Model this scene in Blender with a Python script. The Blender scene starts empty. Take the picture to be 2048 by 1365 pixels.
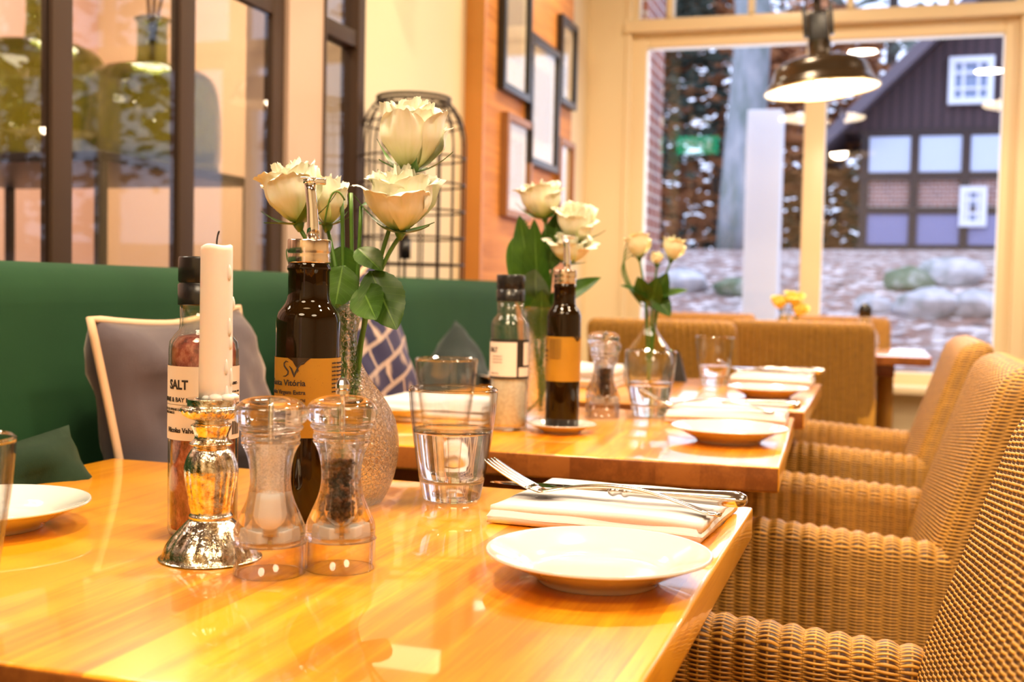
import bpy, bmesh, math, random
from mathutils import Vector, Matrix, noise
from math import sin, cos, pi, radians, sqrt, atan
scene = bpy.context.scene
COL = scene.collection

# ------------------------------------------------------------------ camera
YAW = radians(17.4); PITCH = atan(103.5/2303); ROLL = atan(.0206)
F0 = Vector((-sin(YAW), cos(YAW), 0)); R0 = Vector((cos(YAW), sin(YAW), 0)); UP = Vector((0, 0, 1))
FW = cos(PITCH)*F0 - sin(PITCH)*UP
DN = -sin(PITCH)*F0 - cos(PITCH)*UP
# the horizon falls to the right: the camera is rolled a little
RX = cos(ROLL)*R0 - sin(ROLL)*DN
DX = sin(ROLL)*R0 + cos(ROLL)*DN
cam_data = bpy.data.cameras.new('camera'); cam = bpy.data.objects.new('camera', cam_data); COL.objects.link(cam)
m = Matrix((RX, -DX, -FW)).transposed().to_4x4(); m.translation = Vector((0, 0, .96)); cam.matrix_world = m
cam_data.sensor_width = 36; cam_data.lens = 2303/2048*36; cam_data.clip_start = .05; cam_data.clip_end = 300
cam_data.dof.use_dof = True; cam_data.dof.focus_distance = .98; cam_data.dof.aperture_fstop = 6.9
scene.camera = cam
# ------------------------------------------------------------------ view, world, lamps' common colours
vs = scene.view_settings; vs.view_transform = 'Standard'; vs.look = 'None'; vs.gamma = 1.0; vs.use_curve_mapping = False
vs.exposure = -0.10
scene.cycles.max_bounces = 14; scene.cycles.transmission_bounces = 12; scene.cycles.transparent_max_bounces = 24
scene.cycles.glossy_bounces = 5; scene.cycles.diffuse_bounces = 4
scene.cycles.caustics_refractive = True; scene.cycles.caustics_reflective = False
scene.cycles.sample_clamp_indirect = 6; scene.cycles.sample_clamp_direct = 0; scene.cycles.use_denoising = True
world = bpy.data.worlds.new('world'); scene.world = world; world.use_nodes = True
wn = world.node_tree; bg = wn.nodes['Background']
SKY_C = (.62, .72, 1.0, 1); bg.inputs[0].default_value = SKY_C; bg.inputs[1].default_value = 3.0
WARM = (1.0, .78, .53)
sun_d = bpy.data.lights.new('daylight_sun', 'SUN'); sun_d.energy = .9; sun_d.angle = radians(20); sun_d.color = (.85, .9, 1)
sun = bpy.data.objects.new('daylight_sun', sun_d); sun.rotation_euler = (radians(50), 0, radians(-30)); COL.objects.link(sun)

def area(name, loc, size, power, col=WARM, rot=(0, 0, 0), sy=None, shape='DISK', spread=180):
    d = bpy.data.lights.new(name, 'AREA'); d.energy = power; d.color = col; d.size = size; d.shape = shape; d.spread = radians(spread)
    if sy: d.shape = 'RECTANGLE'; d.size_y = sy
    o = bpy.data.objects.new(name, d); o.location = loc; o.rotation_euler = rot; COL.objects.link(o); return o
def point(name, loc, power, r=.03, col=WARM):
    d = bpy.data.lights.new(name, 'POINT'); d.energy = power; d.color = col; d.shadow_soft_size = r
    o = bpy.data.objects.new(name, d); o.location = loc; COL.objects.link(o); return o
# added fill lights under the ceiling, without fixtures (ceiling z 2.9)
for i, (x, y, w, s) in enumerate([(-.72, .80, 30, .20), (-.15, 2.2, 34, .22), (.85, 1.2, 46, .22), (.8, 3.0, 40, .22), (-.6, 4.4, 30, .3), (1.4, -.6, 50, .9), (-.6, -1.2, 50, .9), (1.6, 4.6, 40, .4)]):
    area('ceiling_downlight_light', (x, y, 2.86), s, w)
area('adjoining_room_light', (-2.4, 3.4, 2.8), .9, 75, (1, .84, .68)); area('adjoining_room_light', (-2.6, 1.2, 2.8), .9, 55, (1, .84, .68))
area('window_skylight', (-.3, 6.15, 1.5), 1.9, 22, (.7, .8, 1.0), (radians(-90), 0, 0), sy=1.6)

# ------------------------------------------------------------------ helpers
MATS = {}
def mat(name, col=(.8, .8, .8), rough=.5, metal=0, **k):
    if name in MATS: return MATS[name]
    M = bpy.data.materials.new(name); M.use_nodes = True
    b = M.node_tree.nodes['Principled BSDF']
    b.inputs['Base Color'].default_value = (*col, 1); b.inputs['Roughness'].default_value = rough; b.inputs['Metallic'].default_value = metal
    for q, v in k.items():
        q = q.replace('_', ' ')
        if q in b.inputs: b.inputs[q].default_value = v
    MATS[name] = M; return M
class NT:
    def __init__(s, M): s.t = M.node_tree; s.b = s.t.nodes.get('Principled BSDF')
    def n(s, typ, **k):
        x = s.t.nodes.new(typ)
        for a, v in k.items(): setattr(x, a, v)
        return x
    def l(s, a, b): s.t.links.new(a, b)
    def math(s, op, a, b=None, c=None):
        x = s.n('ShaderNodeMath', operation=op)
        for i, v in enumerate((a, b, c)):
            if v is None: continue
            if isinstance(v, (int, float)): x.inputs[i].default_value = v
            else: s.l(v, x.inputs[i])
        return x.outputs[0]
    def coord(s, what='Object', scale=(1, 1, 1), rot=(0, 0, 0)):
        c = s.n('ShaderNodeTexCoord'); mp = s.n('ShaderNodeMapping'); s.l(c.outputs[what], mp.inputs[0])
        mp.inputs['Scale'].default_value = scale; mp.inputs['Rotation'].default_value = rot; return mp.outputs[0]
    def noise(s, vec, scale=5, detail=3, rough=.5, dist=0):
        x = s.n('ShaderNodeTexNoise'); x.inputs['Scale'].default_value = scale; x.inputs['Detail'].default_value = detail
        x.inputs['Roughness'].default_value = rough; x.inputs['Distortion'].default_value = dist
        if vec is not None: s.l(vec, x.inputs['Vector'])
        return x.outputs['Fac']
    def ramp(s, fac, stops):
        r = s.n('ShaderNodeValToRGB'); e = r.color_ramp.elements
        while len(e) < len(stops): e.new(.5)
        for i, (p, c) in enumerate(stops): e[i].position = p; e[i].color = (*c, 1)
        s.l(fac, r.inputs[0]); return r.outputs[0]
    def mix(s, fac, a, b, blend='MIX'):
        x = s.n('ShaderNodeMix', data_type='RGBA', blend_type=blend)
        for i, v in ((0, fac), (6, a), (7, b)):
            if isinstance(v, (int, float)): x.inputs[i].default_value = v
            elif isinstance(v, tuple): x.inputs[i].default_value = (*v, 1)
            else: s.l(v, x.inputs[i])
        return x.outputs[2]
    def bump(s, h, dist=.002, strength=1):
        x = s.n('ShaderNodeBump'); x.inputs['Distance'].default_value = dist; x.inputs['Strength'].default_value = strength
        s.l(h, x.inputs['Height']); s.l(x.outputs[0], s.b.inputs['Normal']); return x
def base(M, sock): nt = NT(M); nt.l(sock, nt.b.inputs['Base Color'])

def obj(name, me, M=None, parent=None, smooth=True):
    if isinstance(me, bmesh.types.BMesh):
        b = me; me = bpy.data.meshes.new(name); b.normal_update(); b.to_mesh(me); b.free()
    if M is not None:
        for x in (M if isinstance(M, (list, tuple)) else [M]): me.materials.append(x)
    if smooth:
        me.polygons.foreach_set('use_smooth', [True]*len(me.polygons))
    o = bpy.data.objects.new(name, me); COL.objects.link(o)
    if parent is not None: o.parent = parent
    return o
def tag(o, label, cat, group=None):
    o['label'] = label; o['category'] = cat
    if group: o['group'] = group
    return o
def thing(name, label, cat, loc=(0, 0, 0), rz=0, group=None):
    o = bpy.data.objects.new(name, None); COL.objects.link(o); o.location = loc; o.rotation_euler = (0, 0, rz)
    o.empty_display_size = .05
    return tag(o, label, cat, group)
def struct(o): o['kind'] = 'structure'; return o
def kids(o): return [c for c in COL.objects if c.parent == o]
def copy_tree(o, parent=None):
    c = o.copy(); COL.objects.link(c)
    if parent is not None: c.parent = parent
    for ch in kids(o): copy_tree(ch, c)
    return c
def clone(o, loc, rz, label, group=None, scale=1):
    c = copy_tree(o); c.location = loc; c.rotation_euler = (0, 0, rz); c['label'] = label
    if group: c['group'] = group
    c.scale = (scale,)*3 if not isinstance(scale, tuple) else scale
    return c
def flat_edges(me_obj, ang=40):
    md = me_obj.data
    md.set_sharp_from_angle(angle=radians(ang)) if hasattr(md, 'set_sharp_from_angle') else None
    return me_obj
def lathe(prof, seg=48, fn=None, closed=False):
    """revolve (r,z) pairs; r==0 ends become poles. fn(r,z,angle)->(r,z)"""
    b = bmesh.new(); rings = []
    for (r, z) in prof:
        if r < 1e-6: rings.append([b.verts.new((0, 0, z))]); continue
        ring = []
        for i in range(seg):
            a = 2*pi*i/seg; rr, zz = fn(r, z, a) if fn else (r, z)
            ring.append(b.verts.new((rr*cos(a), rr*sin(a), zz)))
        rings.append(ring)
    pairs = list(zip(rings, rings[1:])) + ([(rings[-1], rings[0])] if closed else [])
    for A, B in pairs:
        for i in range(seg):
            j = (i+1) % seg
            if len(A) == 1 and len(B) == 1: continue
            if len(A) == 1: b.faces.new((A[0], B[j], B[i]))
            elif len(B) == 1: b.faces.new((A[i], A[j], B[0]))
            else: b.faces.new((A[i], A[j], B[j], B[i]))
    bmesh.ops.recalc_face_normals(b, faces=b.faces)
    return b
def sm(prof, n=4):
    """Catmull-Rom smoothing of a profile"""
    out = []
    P = [prof[0]] + list(prof) + [prof[-1]]
    for i in range(1, len(P)-2):
        p0, p1, p2, p3 = P[i-1:i+3]
        for k in range(n):
            t = k/n
            out.append(tuple(max(0, .5*((2*p1[c])+(-p0[c]+p2[c])*t+(2*p0[c]-5*p1[c]+4*p2[c]-p3[c])*t*t+(-p0[c]+3*p1[c]-3*p2[c]+p3[c])*t**3)) if c == 0 else
                             .5*((2*p1[c])+(-p0[c]+p2[c])*t+(2*p0[c]-5*p1[c]+4*p2[c]-p3[c])*t*t+(-p0[c]+3*p1[c]-3*p2[c]+p3[c])*t**3) for c in (0, 1)))
    out.append(prof[-1]); return out
def box(b, lo, hi, bev=0, mi=0, mtx=None):
    c = [(l+h)/2 for l, h in zip(lo, hi)]; s = [abs(h-l) for l, h in zip(lo, hi)]
    r = bmesh.ops.create_cube(b, size=1, matrix=Matrix.Translation(c) @ Matrix.Diagonal((*s, 1)))
    vs_ = r['verts']; fs = set(f for v in vs_ for f in v.link_faces)
    if bev > 0:
        es = list(set(e for v in vs_ for e in v.link_edges))
        rr = bmesh.ops.bevel(b, geom=es, offset=min(bev, min(s)*.49), segments=3, profile=.6, affect='EDGES')
        vs_ = list(set(v for f in rr['faces'] for v in f.verts) | set(v for v in vs_ if v.is_valid)); fs = set(f for v in vs_ for f in v.link_faces)
    for f in fs: f.material_index = mi
    if mtx is not None:
        for v in vs_: v.co = mtx @ v.co
    return vs_
def boxo(name, lo, hi, M, parent=None, bev=.002, mi=0):
    b = bmesh.new(); box(b, lo, hi, bev); return flat_edges(obj(name, b, M, parent))
def tube(b, pts, r, seg=8, cap=True):
    pts = [Vector(p) for p in pts]; n = len(pts); rings = []
    rad = r if hasattr(r, '__len__') else [r]*n
    prev = None
    for i, p in enumerate(pts):
        t = (pts[min(i+1, n-1)] - pts[max(i-1, 0)]).normalized()
        if prev is None:
            u = t.orthogonal().normalized()
        else:
            u = (prev - t*prev.dot(t)).normalized()
        prev = u; w = t.cross(u)
        rings.append([b.verts.new(p + rad[i]*(cos(2*pi*k/seg)*u + sin(2*pi*k/seg)*w)) for k in range(seg)])
    for A, B in zip(rings, rings[1:]):
        for k in range(seg):
            b.faces.new((A[k], A[(k+1) % seg], B[(k+1) % seg], B[k]))
    if cap:
        b.faces.new(rings[0][::-1]); b.faces.new(rings[-1])
def bez(p0, p1, p2, n=12):
    p0, p1, p2 = map(Vector, (p0, p1, p2))
    return [(1-t)**2*p0 + 2*t*(1-t)*p1 + t*t*p2 for t in [i/n for i in range(n+1)]]
def grid(b, f, nu, nv, uvl=None, flip=False, wrapu=False):
    V = [[b.verts.new(f(i/nu, j/nv)) for j in range(nv+1)] for i in range(nu if wrapu else nu+1)]
    for i in range(nu):
        for j in range(nv):
            i2 = (i+1) % len(V) if wrapu else i+1
            q = [V[i][j], V[i2][j], V[i2][j+1], V[i][j+1]]
            fc = b.faces.new(q[::-1] if flip else q)
            if uvl is not None:
                st = [(i/nu, j/nv), ((i+1)/nu, j/nv), ((i+1)/nu, (j+1)/nv), (i/nu, (j+1)/nv)]
                for lp, s_ in zip(fc.loops, st[::-1] if flip else st): lp[uvl].uv = s_
    return V
def text_mesh(s, size, bold=0.0, align='LEFT', xs=1.0, R=None, a0=0.0, z0=0.0, depth=.00012, lift=.0003):
    """lettering as a mesh; when R is set it is wrapped on a vertical cylinder, facing -Y at angle 0 (a0 in radians, to the right +)"""
    c = bpy.data.curves.new('t', 'FONT'); c.body = s; c.size = size; c.offset = bold; c.align_x = align; c.extrude = depth
    c.resolution_u = 3
    o = bpy.data.objects.new('t', c); COL.objects.link(o)
    dg = bpy.context.evaluated_depsgraph_get(); dg.update()
    me = bpy.data.meshes.new_from_object(o.evaluated_get(dg)); COL.objects.unlink(o); bpy.data.objects.remove(o)
    b = bmesh.new(); b.from_mesh(me)
    if R:
        bmesh.ops.triangulate(b, faces=b.faces)
        for it in range(1):
            long_e = [e for e in b.edges if e.calc_length() > size*.35]
            if long_e: bmesh.ops.subdivide_edges(b, edges=long_e, cuts=1)
        for v in b.verts:
            th = a0 + v.co.x*xs/R; rr = R + lift + v.co.z; v.co = Vector((rr*sin(th), -rr*cos(th), z0 + v.co.y))
    else:
        for v in b.verts: v.co.x *= xs
    return b
def join_bm(dst, src):
    me = bpy.data.meshes.new('j'); src.to_mesh(me); dst.from_mesh(me); src.free(); bpy.data.meshes.remove(me)

# ------------------------------------------------------------------ materials
def glass_mat(name, col=(1, 1, 1), rough=0.0, ior=1.45, clear=.25, bump=None, trans_col=None):
    """glass: refraction with a share of straight-through transmission (thin walls let light pass)"""
    M = bpy.data.materials.new(name); M.use_nodes = True; nt = NT(M)
    b = nt.b; b.inputs['Base Color'].default_value = (*col, 1); b.inputs['Transmission Weight'].default_value = 1
    b.inputs['Roughness'].default_value = rough; b.inputs['IOR'].default_value = ior
    if bump:
        v = nt.coord('Object')
        if bump[0] == 'crackle':
            x = nt.n('ShaderNodeTexVoronoi', feature='DISTANCE_TO_EDGE'); x.inputs['Scale'].default_value = bump[1]; nt.l(v, x.inputs['Vector'])
            h = nt.math('MINIMUM', x.outputs['Distance'], .12)
            n2 = nt.noise(v, bump[1]*1.3, 2); h = nt.math('ADD', h, nt.math('MULTIPLY', n2, .25))
        else:
            h = nt.noise(v, bump[1], 2)
        nt.bump(h, bump[2])
    if clear > 0:
        tr = nt.n('ShaderNodeBsdfTransparent'); tr.inputs[0].default_value = (*(trans_col or col), 1)
        mx = nt.n('ShaderNodeMixShader'); mx.inputs[0].default_value = clear
        nt.l(b.outputs[0], mx.inputs[1]); nt.l(tr.outputs[0], mx.inputs[2])
        nt.l(mx.outputs[0], nt.t.nodes['Material Output'].inputs[0])
    MATS[name] = M; return M
def pane_mat(name, refl=1.0, tint=(1, 1, 1), ior=1.5):
    M = bpy.data.materials.new(name); M.use_nodes = True; nt = NT(M); nt.t.nodes.remove(nt.b)
    tr = nt.n('ShaderNodeBsdfTransparent'); tr.inputs[0].default_value = (*tint, 1)
    gl = nt.n('ShaderNodeBsdfGlossy'); gl.inputs['Roughness'].default_value = 0.0
    lw = nt.n('ShaderNodeLayerWeight'); lw.inputs['Blend'].default_value = .5
    sch = nt.math('ADD', nt.math('MULTIPLY', nt.math('POWER', lw.outputs['Facing'], 5.0), .96), .04)
    mx = nt.n('ShaderNodeMixShader'); nt.l(nt.math('MINIMUM', nt.math('MULTIPLY', sch, refl), 1.0), mx.inputs[0])
    nt.l(tr.outputs[0], mx.inputs[1]); nt.l(gl.outputs[0], mx.inputs[2]); nt.l(mx.outputs[0], nt.t.nodes['Material Output'].inputs[0])
    MATS[name] = M; return M
def emis(name, col, st):
    M = mat(name, col, .5); b = M.node_tree.nodes['Principled BSDF']
    b.inputs['Emission Color'].default_value = (*col, 1); b.inputs['Emission Strength'].default_value = st; return M

def wood_mat(name, light, dark, rough=.15, plank=.09, grain_axis='Y', gscale=1.0, coat=.6, red=None):
    M = mat(name, light, rough); nt = NT(M)
    c = nt.n('ShaderNodeTexCoord'); sep = nt.n('ShaderNodeSeparateXYZ'); nt.l(c.outputs['Object'], sep.inputs[0])
    ax = {'Y': ('X', 'Y', 'Z'), 'X': ('Y', 'X', 'Z'), 'Z': ('Y', 'Z', 'X')}[grain_axis]
    acr, lon, oth = (sep.outputs[k] for k in ax)
    idx = nt.math('FLOOR', nt.math('DIVIDE', acr, plank))
    wn_ = nt.n('ShaderNodeTexWhiteNoise', noise_dimensions='1D'); nt.l(idx, wn_.inputs['W'])
    rnd = wn_.outputs['Value']
    cmb = nt.n('ShaderNodeCombineXYZ'); nt.l(nt.math('MULTIPLY', acr, 60*gscale), cmb.inputs[0])
    nt.l(nt.math('ADD', nt.math('MULTIPLY', lon, 2.6*gscale), nt.math('MULTIPLY', rnd, 37.0)), cmb.inputs[1])
    nt.l(nt.math('MULTIPLY', oth, 60*gscale), cmb.inputs[2])
    g1 = nt.noise(cmb.outputs[0], 1.0, 4, .55, .6)
    cm2 = nt.n('ShaderNodeCombineXYZ'); nt.l(nt.math('MULTIPLY', acr, 420*gscale), cm2.inputs[0]); nt.l(nt.math('MULTIPLY', lon, 14*gscale), cm2.inputs[1])
    nt.l(nt.math('MULTIPLY', oth, 300*gscale), cm2.inputs[2])
    g2 = nt.noise(cm2.outputs[0], 1.0, 2, .6)
    cm3 = nt.n('ShaderNodeCombineXYZ'); nt.l(nt.math('MULTIPLY', acr, 13*gscale), cm3.inputs[0]); nt.l(nt.math('MULTIPLY', lon, 3.5*gscale), cm3.inputs[1]); nt.l(rnd, cm3.inputs[2])
    g3 = nt.noise(cm3.outputs[0], 1.0, 2, .5, 1.0)
    f = nt.math('ADD', nt.math('MULTIPLY', g1, .68), nt.math('MULTIPLY', g2, .32))
    f = nt.math('ADD', f, nt.math('MULTIPLY', nt.math('SUBTRACT', g3, .5), .55))
    f = nt.math('ADD', f, nt.math('MULTIPLY', nt.math('SUBTRACT', rnd, .5), .34))
    colr = nt.ramp(f, [(.34, light), (.52, tuple((a+b)/2 for a, b in zip(light, dark))), (.70, dark)])
    nt.l(colr, nt.b.inputs['Base Color'])
    nt.b.inputs['Specular IOR Level'].default_value = .35; nt.b.inputs['Coat Weight'].default_value = coat; nt.b.inputs['Coat Roughness'].default_value = .035; nt.b.inputs['Coat IOR'].default_value = 1.55
    nt.bump(nt.math('ADD', nt.math('MULTIPLY', nt.noise(nt.coord('Object'), 55, 2), 1.0), nt.math('MULTIPLY', g1, .12)), .00010, .5)
    return M
OAK = wood_mat('table_wood', (.95, .40, .012), (.60, .165, .003), rough=.30, coat=.75)
OAKEND = wood_mat('table_edge_wood', (.36, .115, .022), (.20, .055, .010), rough=.35, plank=.055, coat=.25)
WALLWOOD = wood_mat('wall_wood', (.70, .29, .06), (.40, .13, .02), rough=.6, plank=.14, grain_axis='Y', gscale=.5, coat=0)

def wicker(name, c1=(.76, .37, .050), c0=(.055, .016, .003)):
    M = mat(name, c1, .45); nt = NT(M)
    uv = nt.n('ShaderNodeUVMap'); sep = nt.n('ShaderNodeSeparateXYZ'); nt.l(uv.outputs[0], sep.inputs[0])
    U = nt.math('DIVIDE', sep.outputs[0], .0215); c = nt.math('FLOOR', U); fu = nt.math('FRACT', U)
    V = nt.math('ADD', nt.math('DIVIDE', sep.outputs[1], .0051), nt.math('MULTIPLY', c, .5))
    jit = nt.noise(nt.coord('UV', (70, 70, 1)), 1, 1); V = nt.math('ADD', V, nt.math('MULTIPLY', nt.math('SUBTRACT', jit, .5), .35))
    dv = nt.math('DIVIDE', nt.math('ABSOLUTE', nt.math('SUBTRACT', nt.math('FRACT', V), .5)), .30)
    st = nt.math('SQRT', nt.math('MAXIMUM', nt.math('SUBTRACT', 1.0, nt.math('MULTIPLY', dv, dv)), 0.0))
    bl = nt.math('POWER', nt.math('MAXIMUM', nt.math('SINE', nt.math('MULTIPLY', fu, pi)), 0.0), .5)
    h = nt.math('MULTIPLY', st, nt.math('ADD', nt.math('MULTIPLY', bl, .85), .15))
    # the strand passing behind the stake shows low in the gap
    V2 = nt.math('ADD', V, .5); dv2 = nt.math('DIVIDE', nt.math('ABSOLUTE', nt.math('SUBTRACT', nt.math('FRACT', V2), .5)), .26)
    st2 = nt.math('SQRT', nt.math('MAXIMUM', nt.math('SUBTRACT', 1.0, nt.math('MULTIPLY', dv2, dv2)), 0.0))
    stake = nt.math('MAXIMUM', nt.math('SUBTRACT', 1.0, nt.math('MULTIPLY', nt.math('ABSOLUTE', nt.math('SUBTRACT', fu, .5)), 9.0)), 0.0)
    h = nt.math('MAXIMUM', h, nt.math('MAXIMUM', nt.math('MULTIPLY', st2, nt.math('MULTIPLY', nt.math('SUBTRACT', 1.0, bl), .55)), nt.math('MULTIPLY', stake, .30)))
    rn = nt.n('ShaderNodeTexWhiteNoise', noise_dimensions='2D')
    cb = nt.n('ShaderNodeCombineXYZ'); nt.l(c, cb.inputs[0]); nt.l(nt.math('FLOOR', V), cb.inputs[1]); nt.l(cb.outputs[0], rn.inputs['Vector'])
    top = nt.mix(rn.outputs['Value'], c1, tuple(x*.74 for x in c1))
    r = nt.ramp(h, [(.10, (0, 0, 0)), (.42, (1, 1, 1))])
    colr = nt.mix(r, c0, top); nt.l(colr, nt.b.inputs['Base Color'])  # gaps darken with depth: brown backing cane with its shade painted in
    nt.b.inputs['Specular IOR Level'].default_value = .45
    nt.bump(h, .0022, 1)
    return M
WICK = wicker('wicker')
WICKB = wicker('wicker_back', (.50, .25, .06), (.17, .07, .015))
BLACKP = mat('black_plastic', (.012, .011, .012), .25)
STEEL = mat('silver_steel', (.85, .83, .80), .13, 1.0)
CHROME = mat('chrome', (.92, .90, .88), .06, 1.0)
PORC = mat('porcelain', (.70, .69, .665), .12, Coat_Weight=.5)
CLOTH = mat('napkin_cloth', (.77, .735, .745), .85)
nt = NT(CLOTH); nt.bump(nt.noise(nt.coord('Object'), 900, 2), .0002, .5)
def thin_glass(name, tint=(1, 1, 1), refl=1.0, rough=0.0, bump=None):
    """thin walled clear glass: straight through plus reflections that grow at grazing angles"""
    M = bpy.data.materials.new(name); M.use_nodes = True; nt = NT(M); nt.t.nodes.remove(nt.b)
    tr = nt.n('ShaderNodeBsdfTransparent'); lw = nt.n('ShaderNodeLayerWeight'); lw.inputs['Blend'].default_value = .5
    gl = nt.n('ShaderNodeBsdfGlossy'); gl.inputs['Roughness'].default_value = rough
    if bump:
        x = nt.n('ShaderNodeBump'); x.inputs['Distance'].default_value = bump[1]; nt.l(nt.noise(nt.coord('Object'), bump[0], 2), x.inputs['Height']); nt.l(x.outputs[0], gl.inputs['Normal'])
    edge = nt.math('POWER', lw.outputs['Facing'], 3.0)
    nt.l(nt.mix(edge, tint, tuple(c*.62 for c in tint)), tr.inputs[0])
    sch = nt.math('ADD', nt.math('MULTIPLY', nt.math('POWER', lw.outputs['Facing'], 4.0), .80), .045)
    mx = nt.n('ShaderNodeMixShader'); nt.l(nt.math('MINIMUM', nt.math('MULTIPLY', sch, refl), .95), mx.inputs[0])
    nt.l(tr.outputs[0], mx.inputs[1]); nt.l(gl.outputs[0], mx.inputs[2]); nt.l(mx.outputs[0], nt.t.nodes['Material Output'].inputs[0])
    MATS[name] = M; return M
THIN = thin_glass('thin_clear_glass')
GLASS = glass_mat('clear_glass', (.99, 1, .99), clear=.28)
GLASSB = thin_glass('bottle_glass', (.97, .98, .94), 1.1)
ACRYL = glass_mat('clear_acrylic', (1, 1, 1), ior=1.46, clear=.30)
CRACK = glass_mat('crackle_glass', (1, .99, .94), rough=.03, ior=1.22, clear=.28, bump=('crackle', 210, .0040))
WATER = glass_mat('water', (1, 1, 1), ior=1.33, clear=.1)
AMBER = mat('amber_glass', (.014, .006, .001), .03, Transmission_Weight=.15, Specular_IOR_Level=.32)
OILM = mat('olive_oil', (.05, .024, .003), .05, Transmission_Weight=.4)
VASEG = glass_mat('green_bubble_glass', (.52, .57, .22), ior=1.42, clear=.30, bump=('n', 9, .03), trans_col=(.50, .55, .22))
PANE = pane_mat('window_pane', 1.0)
PANE2 = pane_mat('screen_pane', .8, (.93, .93, .92))
CREAM = mat('cream_paint', (.84, .70, .46), .6)
nt = NT(CREAM); nt.bump(nt.noise(nt.coord('Object'), 3, 3), .004, .3)
CREAM2 = mat('cream_gloss_paint', (.85, .70, .46), .32)
STEELP = mat('brown_steel_paint', (.050, .026, .013), .6, Specular_IOR_Level=.25)
WAX = mat('candle_wax', (.88, .80, .75), .35, Subsurface_Weight=.35, Subsurface_Scale=.01)
WAX.node_tree.nodes['Principled BSDF'].inputs['Subsurface Radius'].default_value = (1, .5, .35)
PETAL = mat('rose_petal', (.90, .86, .66), .5, Subsurface_Weight=.3, Subsurface_Scale=.006)
PETAL.node_tree.nodes['Principled BSDF'].inputs['Subsurface Radius'].default_value = (1, 1, .8)
nt = NT(PETAL); uvn = nt.n('ShaderNodeUVMap'); sp = nt.n('ShaderNodeSeparateXYZ'); nt.l(uvn.outputs[0], sp.inputs[0])
nzz = nt.noise(nt.coord('UV', (9, 2, 1)), 1, 3)
edge = nt.math('ADD', nt.math('POWER', nt.math('SUBTRACT', 1, sp.outputs[1]), 2.5), nt.math('MULTIPLY', nt.math('POWER', nzz, 4), 1.1))
nt.l(nt.mix(nt.math('MINIMUM', edge, 1.0), (.95, .925, .80), (.60, .68, .16)), nt.b.inputs['Base Color'])
GREEN = mat('rose_leaf', (.05, .15, .018), .22)
nt = NT(GREEN); uvn = nt.n('ShaderNodeUVMap'); sp = nt.n('ShaderNodeSeparateXYZ'); nt.l(uvn.outputs[0], sp.inputs[0])
ay = nt.math('ABSOLUTE', nt.math('SUBTRACT', sp.outputs[1], .5))
mid = nt.math('LESS_THAN', ay, .022)
vein = nt.math('POWER', nt.math('ABSOLUTE', nt.math('SINE', nt.math('MULTIPLY', nt.math('SUBTRACT', sp.outputs[0], nt.math('MULTIPLY', ay, .45)), 26))), 14)
c_ = nt.mix(nt.noise(nt.coord('Object'), 45, 3), (.010, .050, .004), (.055, .13, .008))
nt.l(nt.mix(nt.math('MINIMUM', nt.math('ADD', mid, nt.math('MULTIPLY', nt.math('SUBTRACT', 1.0, nt.math('MINIMUM', nt.math('MULTIPLY', nt.math('ABSOLUTE', nt.math('SINE', nt.math('MULTIPLY', nt.math('SUBTRACT', sp.outputs[0], nt.math('MULTIPLY', ay, .45)), 26))), 7.0), 1.0)), .45)), 1.0), c_, (.10, .20, .03)), nt.b.inputs['Base Color'])
nt.b.inputs['Specular IOR Level'].default_value = .3; nt.b.inputs['Roughness'].default_value = .35
nt.bump(vein, .0006, -.6)
STEM = mat('rose_stem', (.07, .17, .02), .35)
SEPAL = mat('rose_sepal', (.05, .14, .015), .4)

def velvet(name, c, sheen=.6, sc=(.5, .9, .6)):
    M = mat(name, c, .8, Sheen_Weight=sheen, Sheen_Roughness=.35); nt = NT(M)
    M.node_tree.nodes['Principled BSDF'].inputs['Sheen Tint'].default_value = (*sc, 1)
    n_ = nt.noise(nt.coord('Object'), 7, 4); M.node_tree.nodes['Principled BSDF'].inputs['Specular IOR Level'].default_value = .12
    nt.l(nt.mix(n_, tuple(x*.8 for x in c), tuple(x*1.25 for x in c)), nt.b.inputs['Base Color'])
    nt.bump(nt.noise(nt.coord('Object'), 600, 2), .0004, .6)
    return M
SOFA = velvet('green_velvet', (.010, .040, .015), .08, (.3, .85, .4))
SLATE = velvet('slate_velvet', (.075, .062, .075), .5, (.75, .65, .55))
DGREEN = velvet('bottle_green_velvet', (.006, .017, .007), .10, (.5, .7, .45))
GREYV = velvet('grey_green_velvet', (.015, .022, .021), .2, (.5, .55, .55))
NAVY = velvet('navy_ikat', (.015, .015, .045), .3, (.4, .4, .7))
nt = NT(NAVY); _s = nt.n('ShaderNodeSeparateXYZ'); nt.l(nt.coord('Object'), _s.inputs[0]); _c = nt.n('ShaderNodeCombineXYZ')
nt.l(_s.outputs[1], _c.inputs[0]); nt.l(_s.outputs[2], _c.inputs[1]); v = _c.outputs[0]
w1 = nt.n('ShaderNodeTexVoronoi'); w1.inputs['Scale'].default_value = 15; w1.inputs['Randomness'].default_value = .15; nt.l(v, w1.inputs['Vector'])
fine = nt.n('ShaderNodeTexWave'); fine.inputs['Scale'].default_value = 70; fine.inputs['Distortion'].default_value = 1.5; nt.l(v, fine.inputs['Vector'])
band = nt.n('ShaderNodeTexBrick'); band.inputs['Scale'].default_value = 6; band.inputs['Mortar Size'].default_value = .035; band.inputs['Mortar Smooth'].default_value = .5
band.inputs['Color1'].default_value = (0, 0, 0, 1); band.inputs['Color2'].default_value = (0, 0, 0, 1); band.inputs['Mortar'].default_value = (1, 1, 1, 1); nt.l(v, band.inputs['Vector'])
dots = nt.ramp(w1.outputs['Distance'], [(.10, (1, 1, 1)), (.26, (0, 0, 0))])
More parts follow.
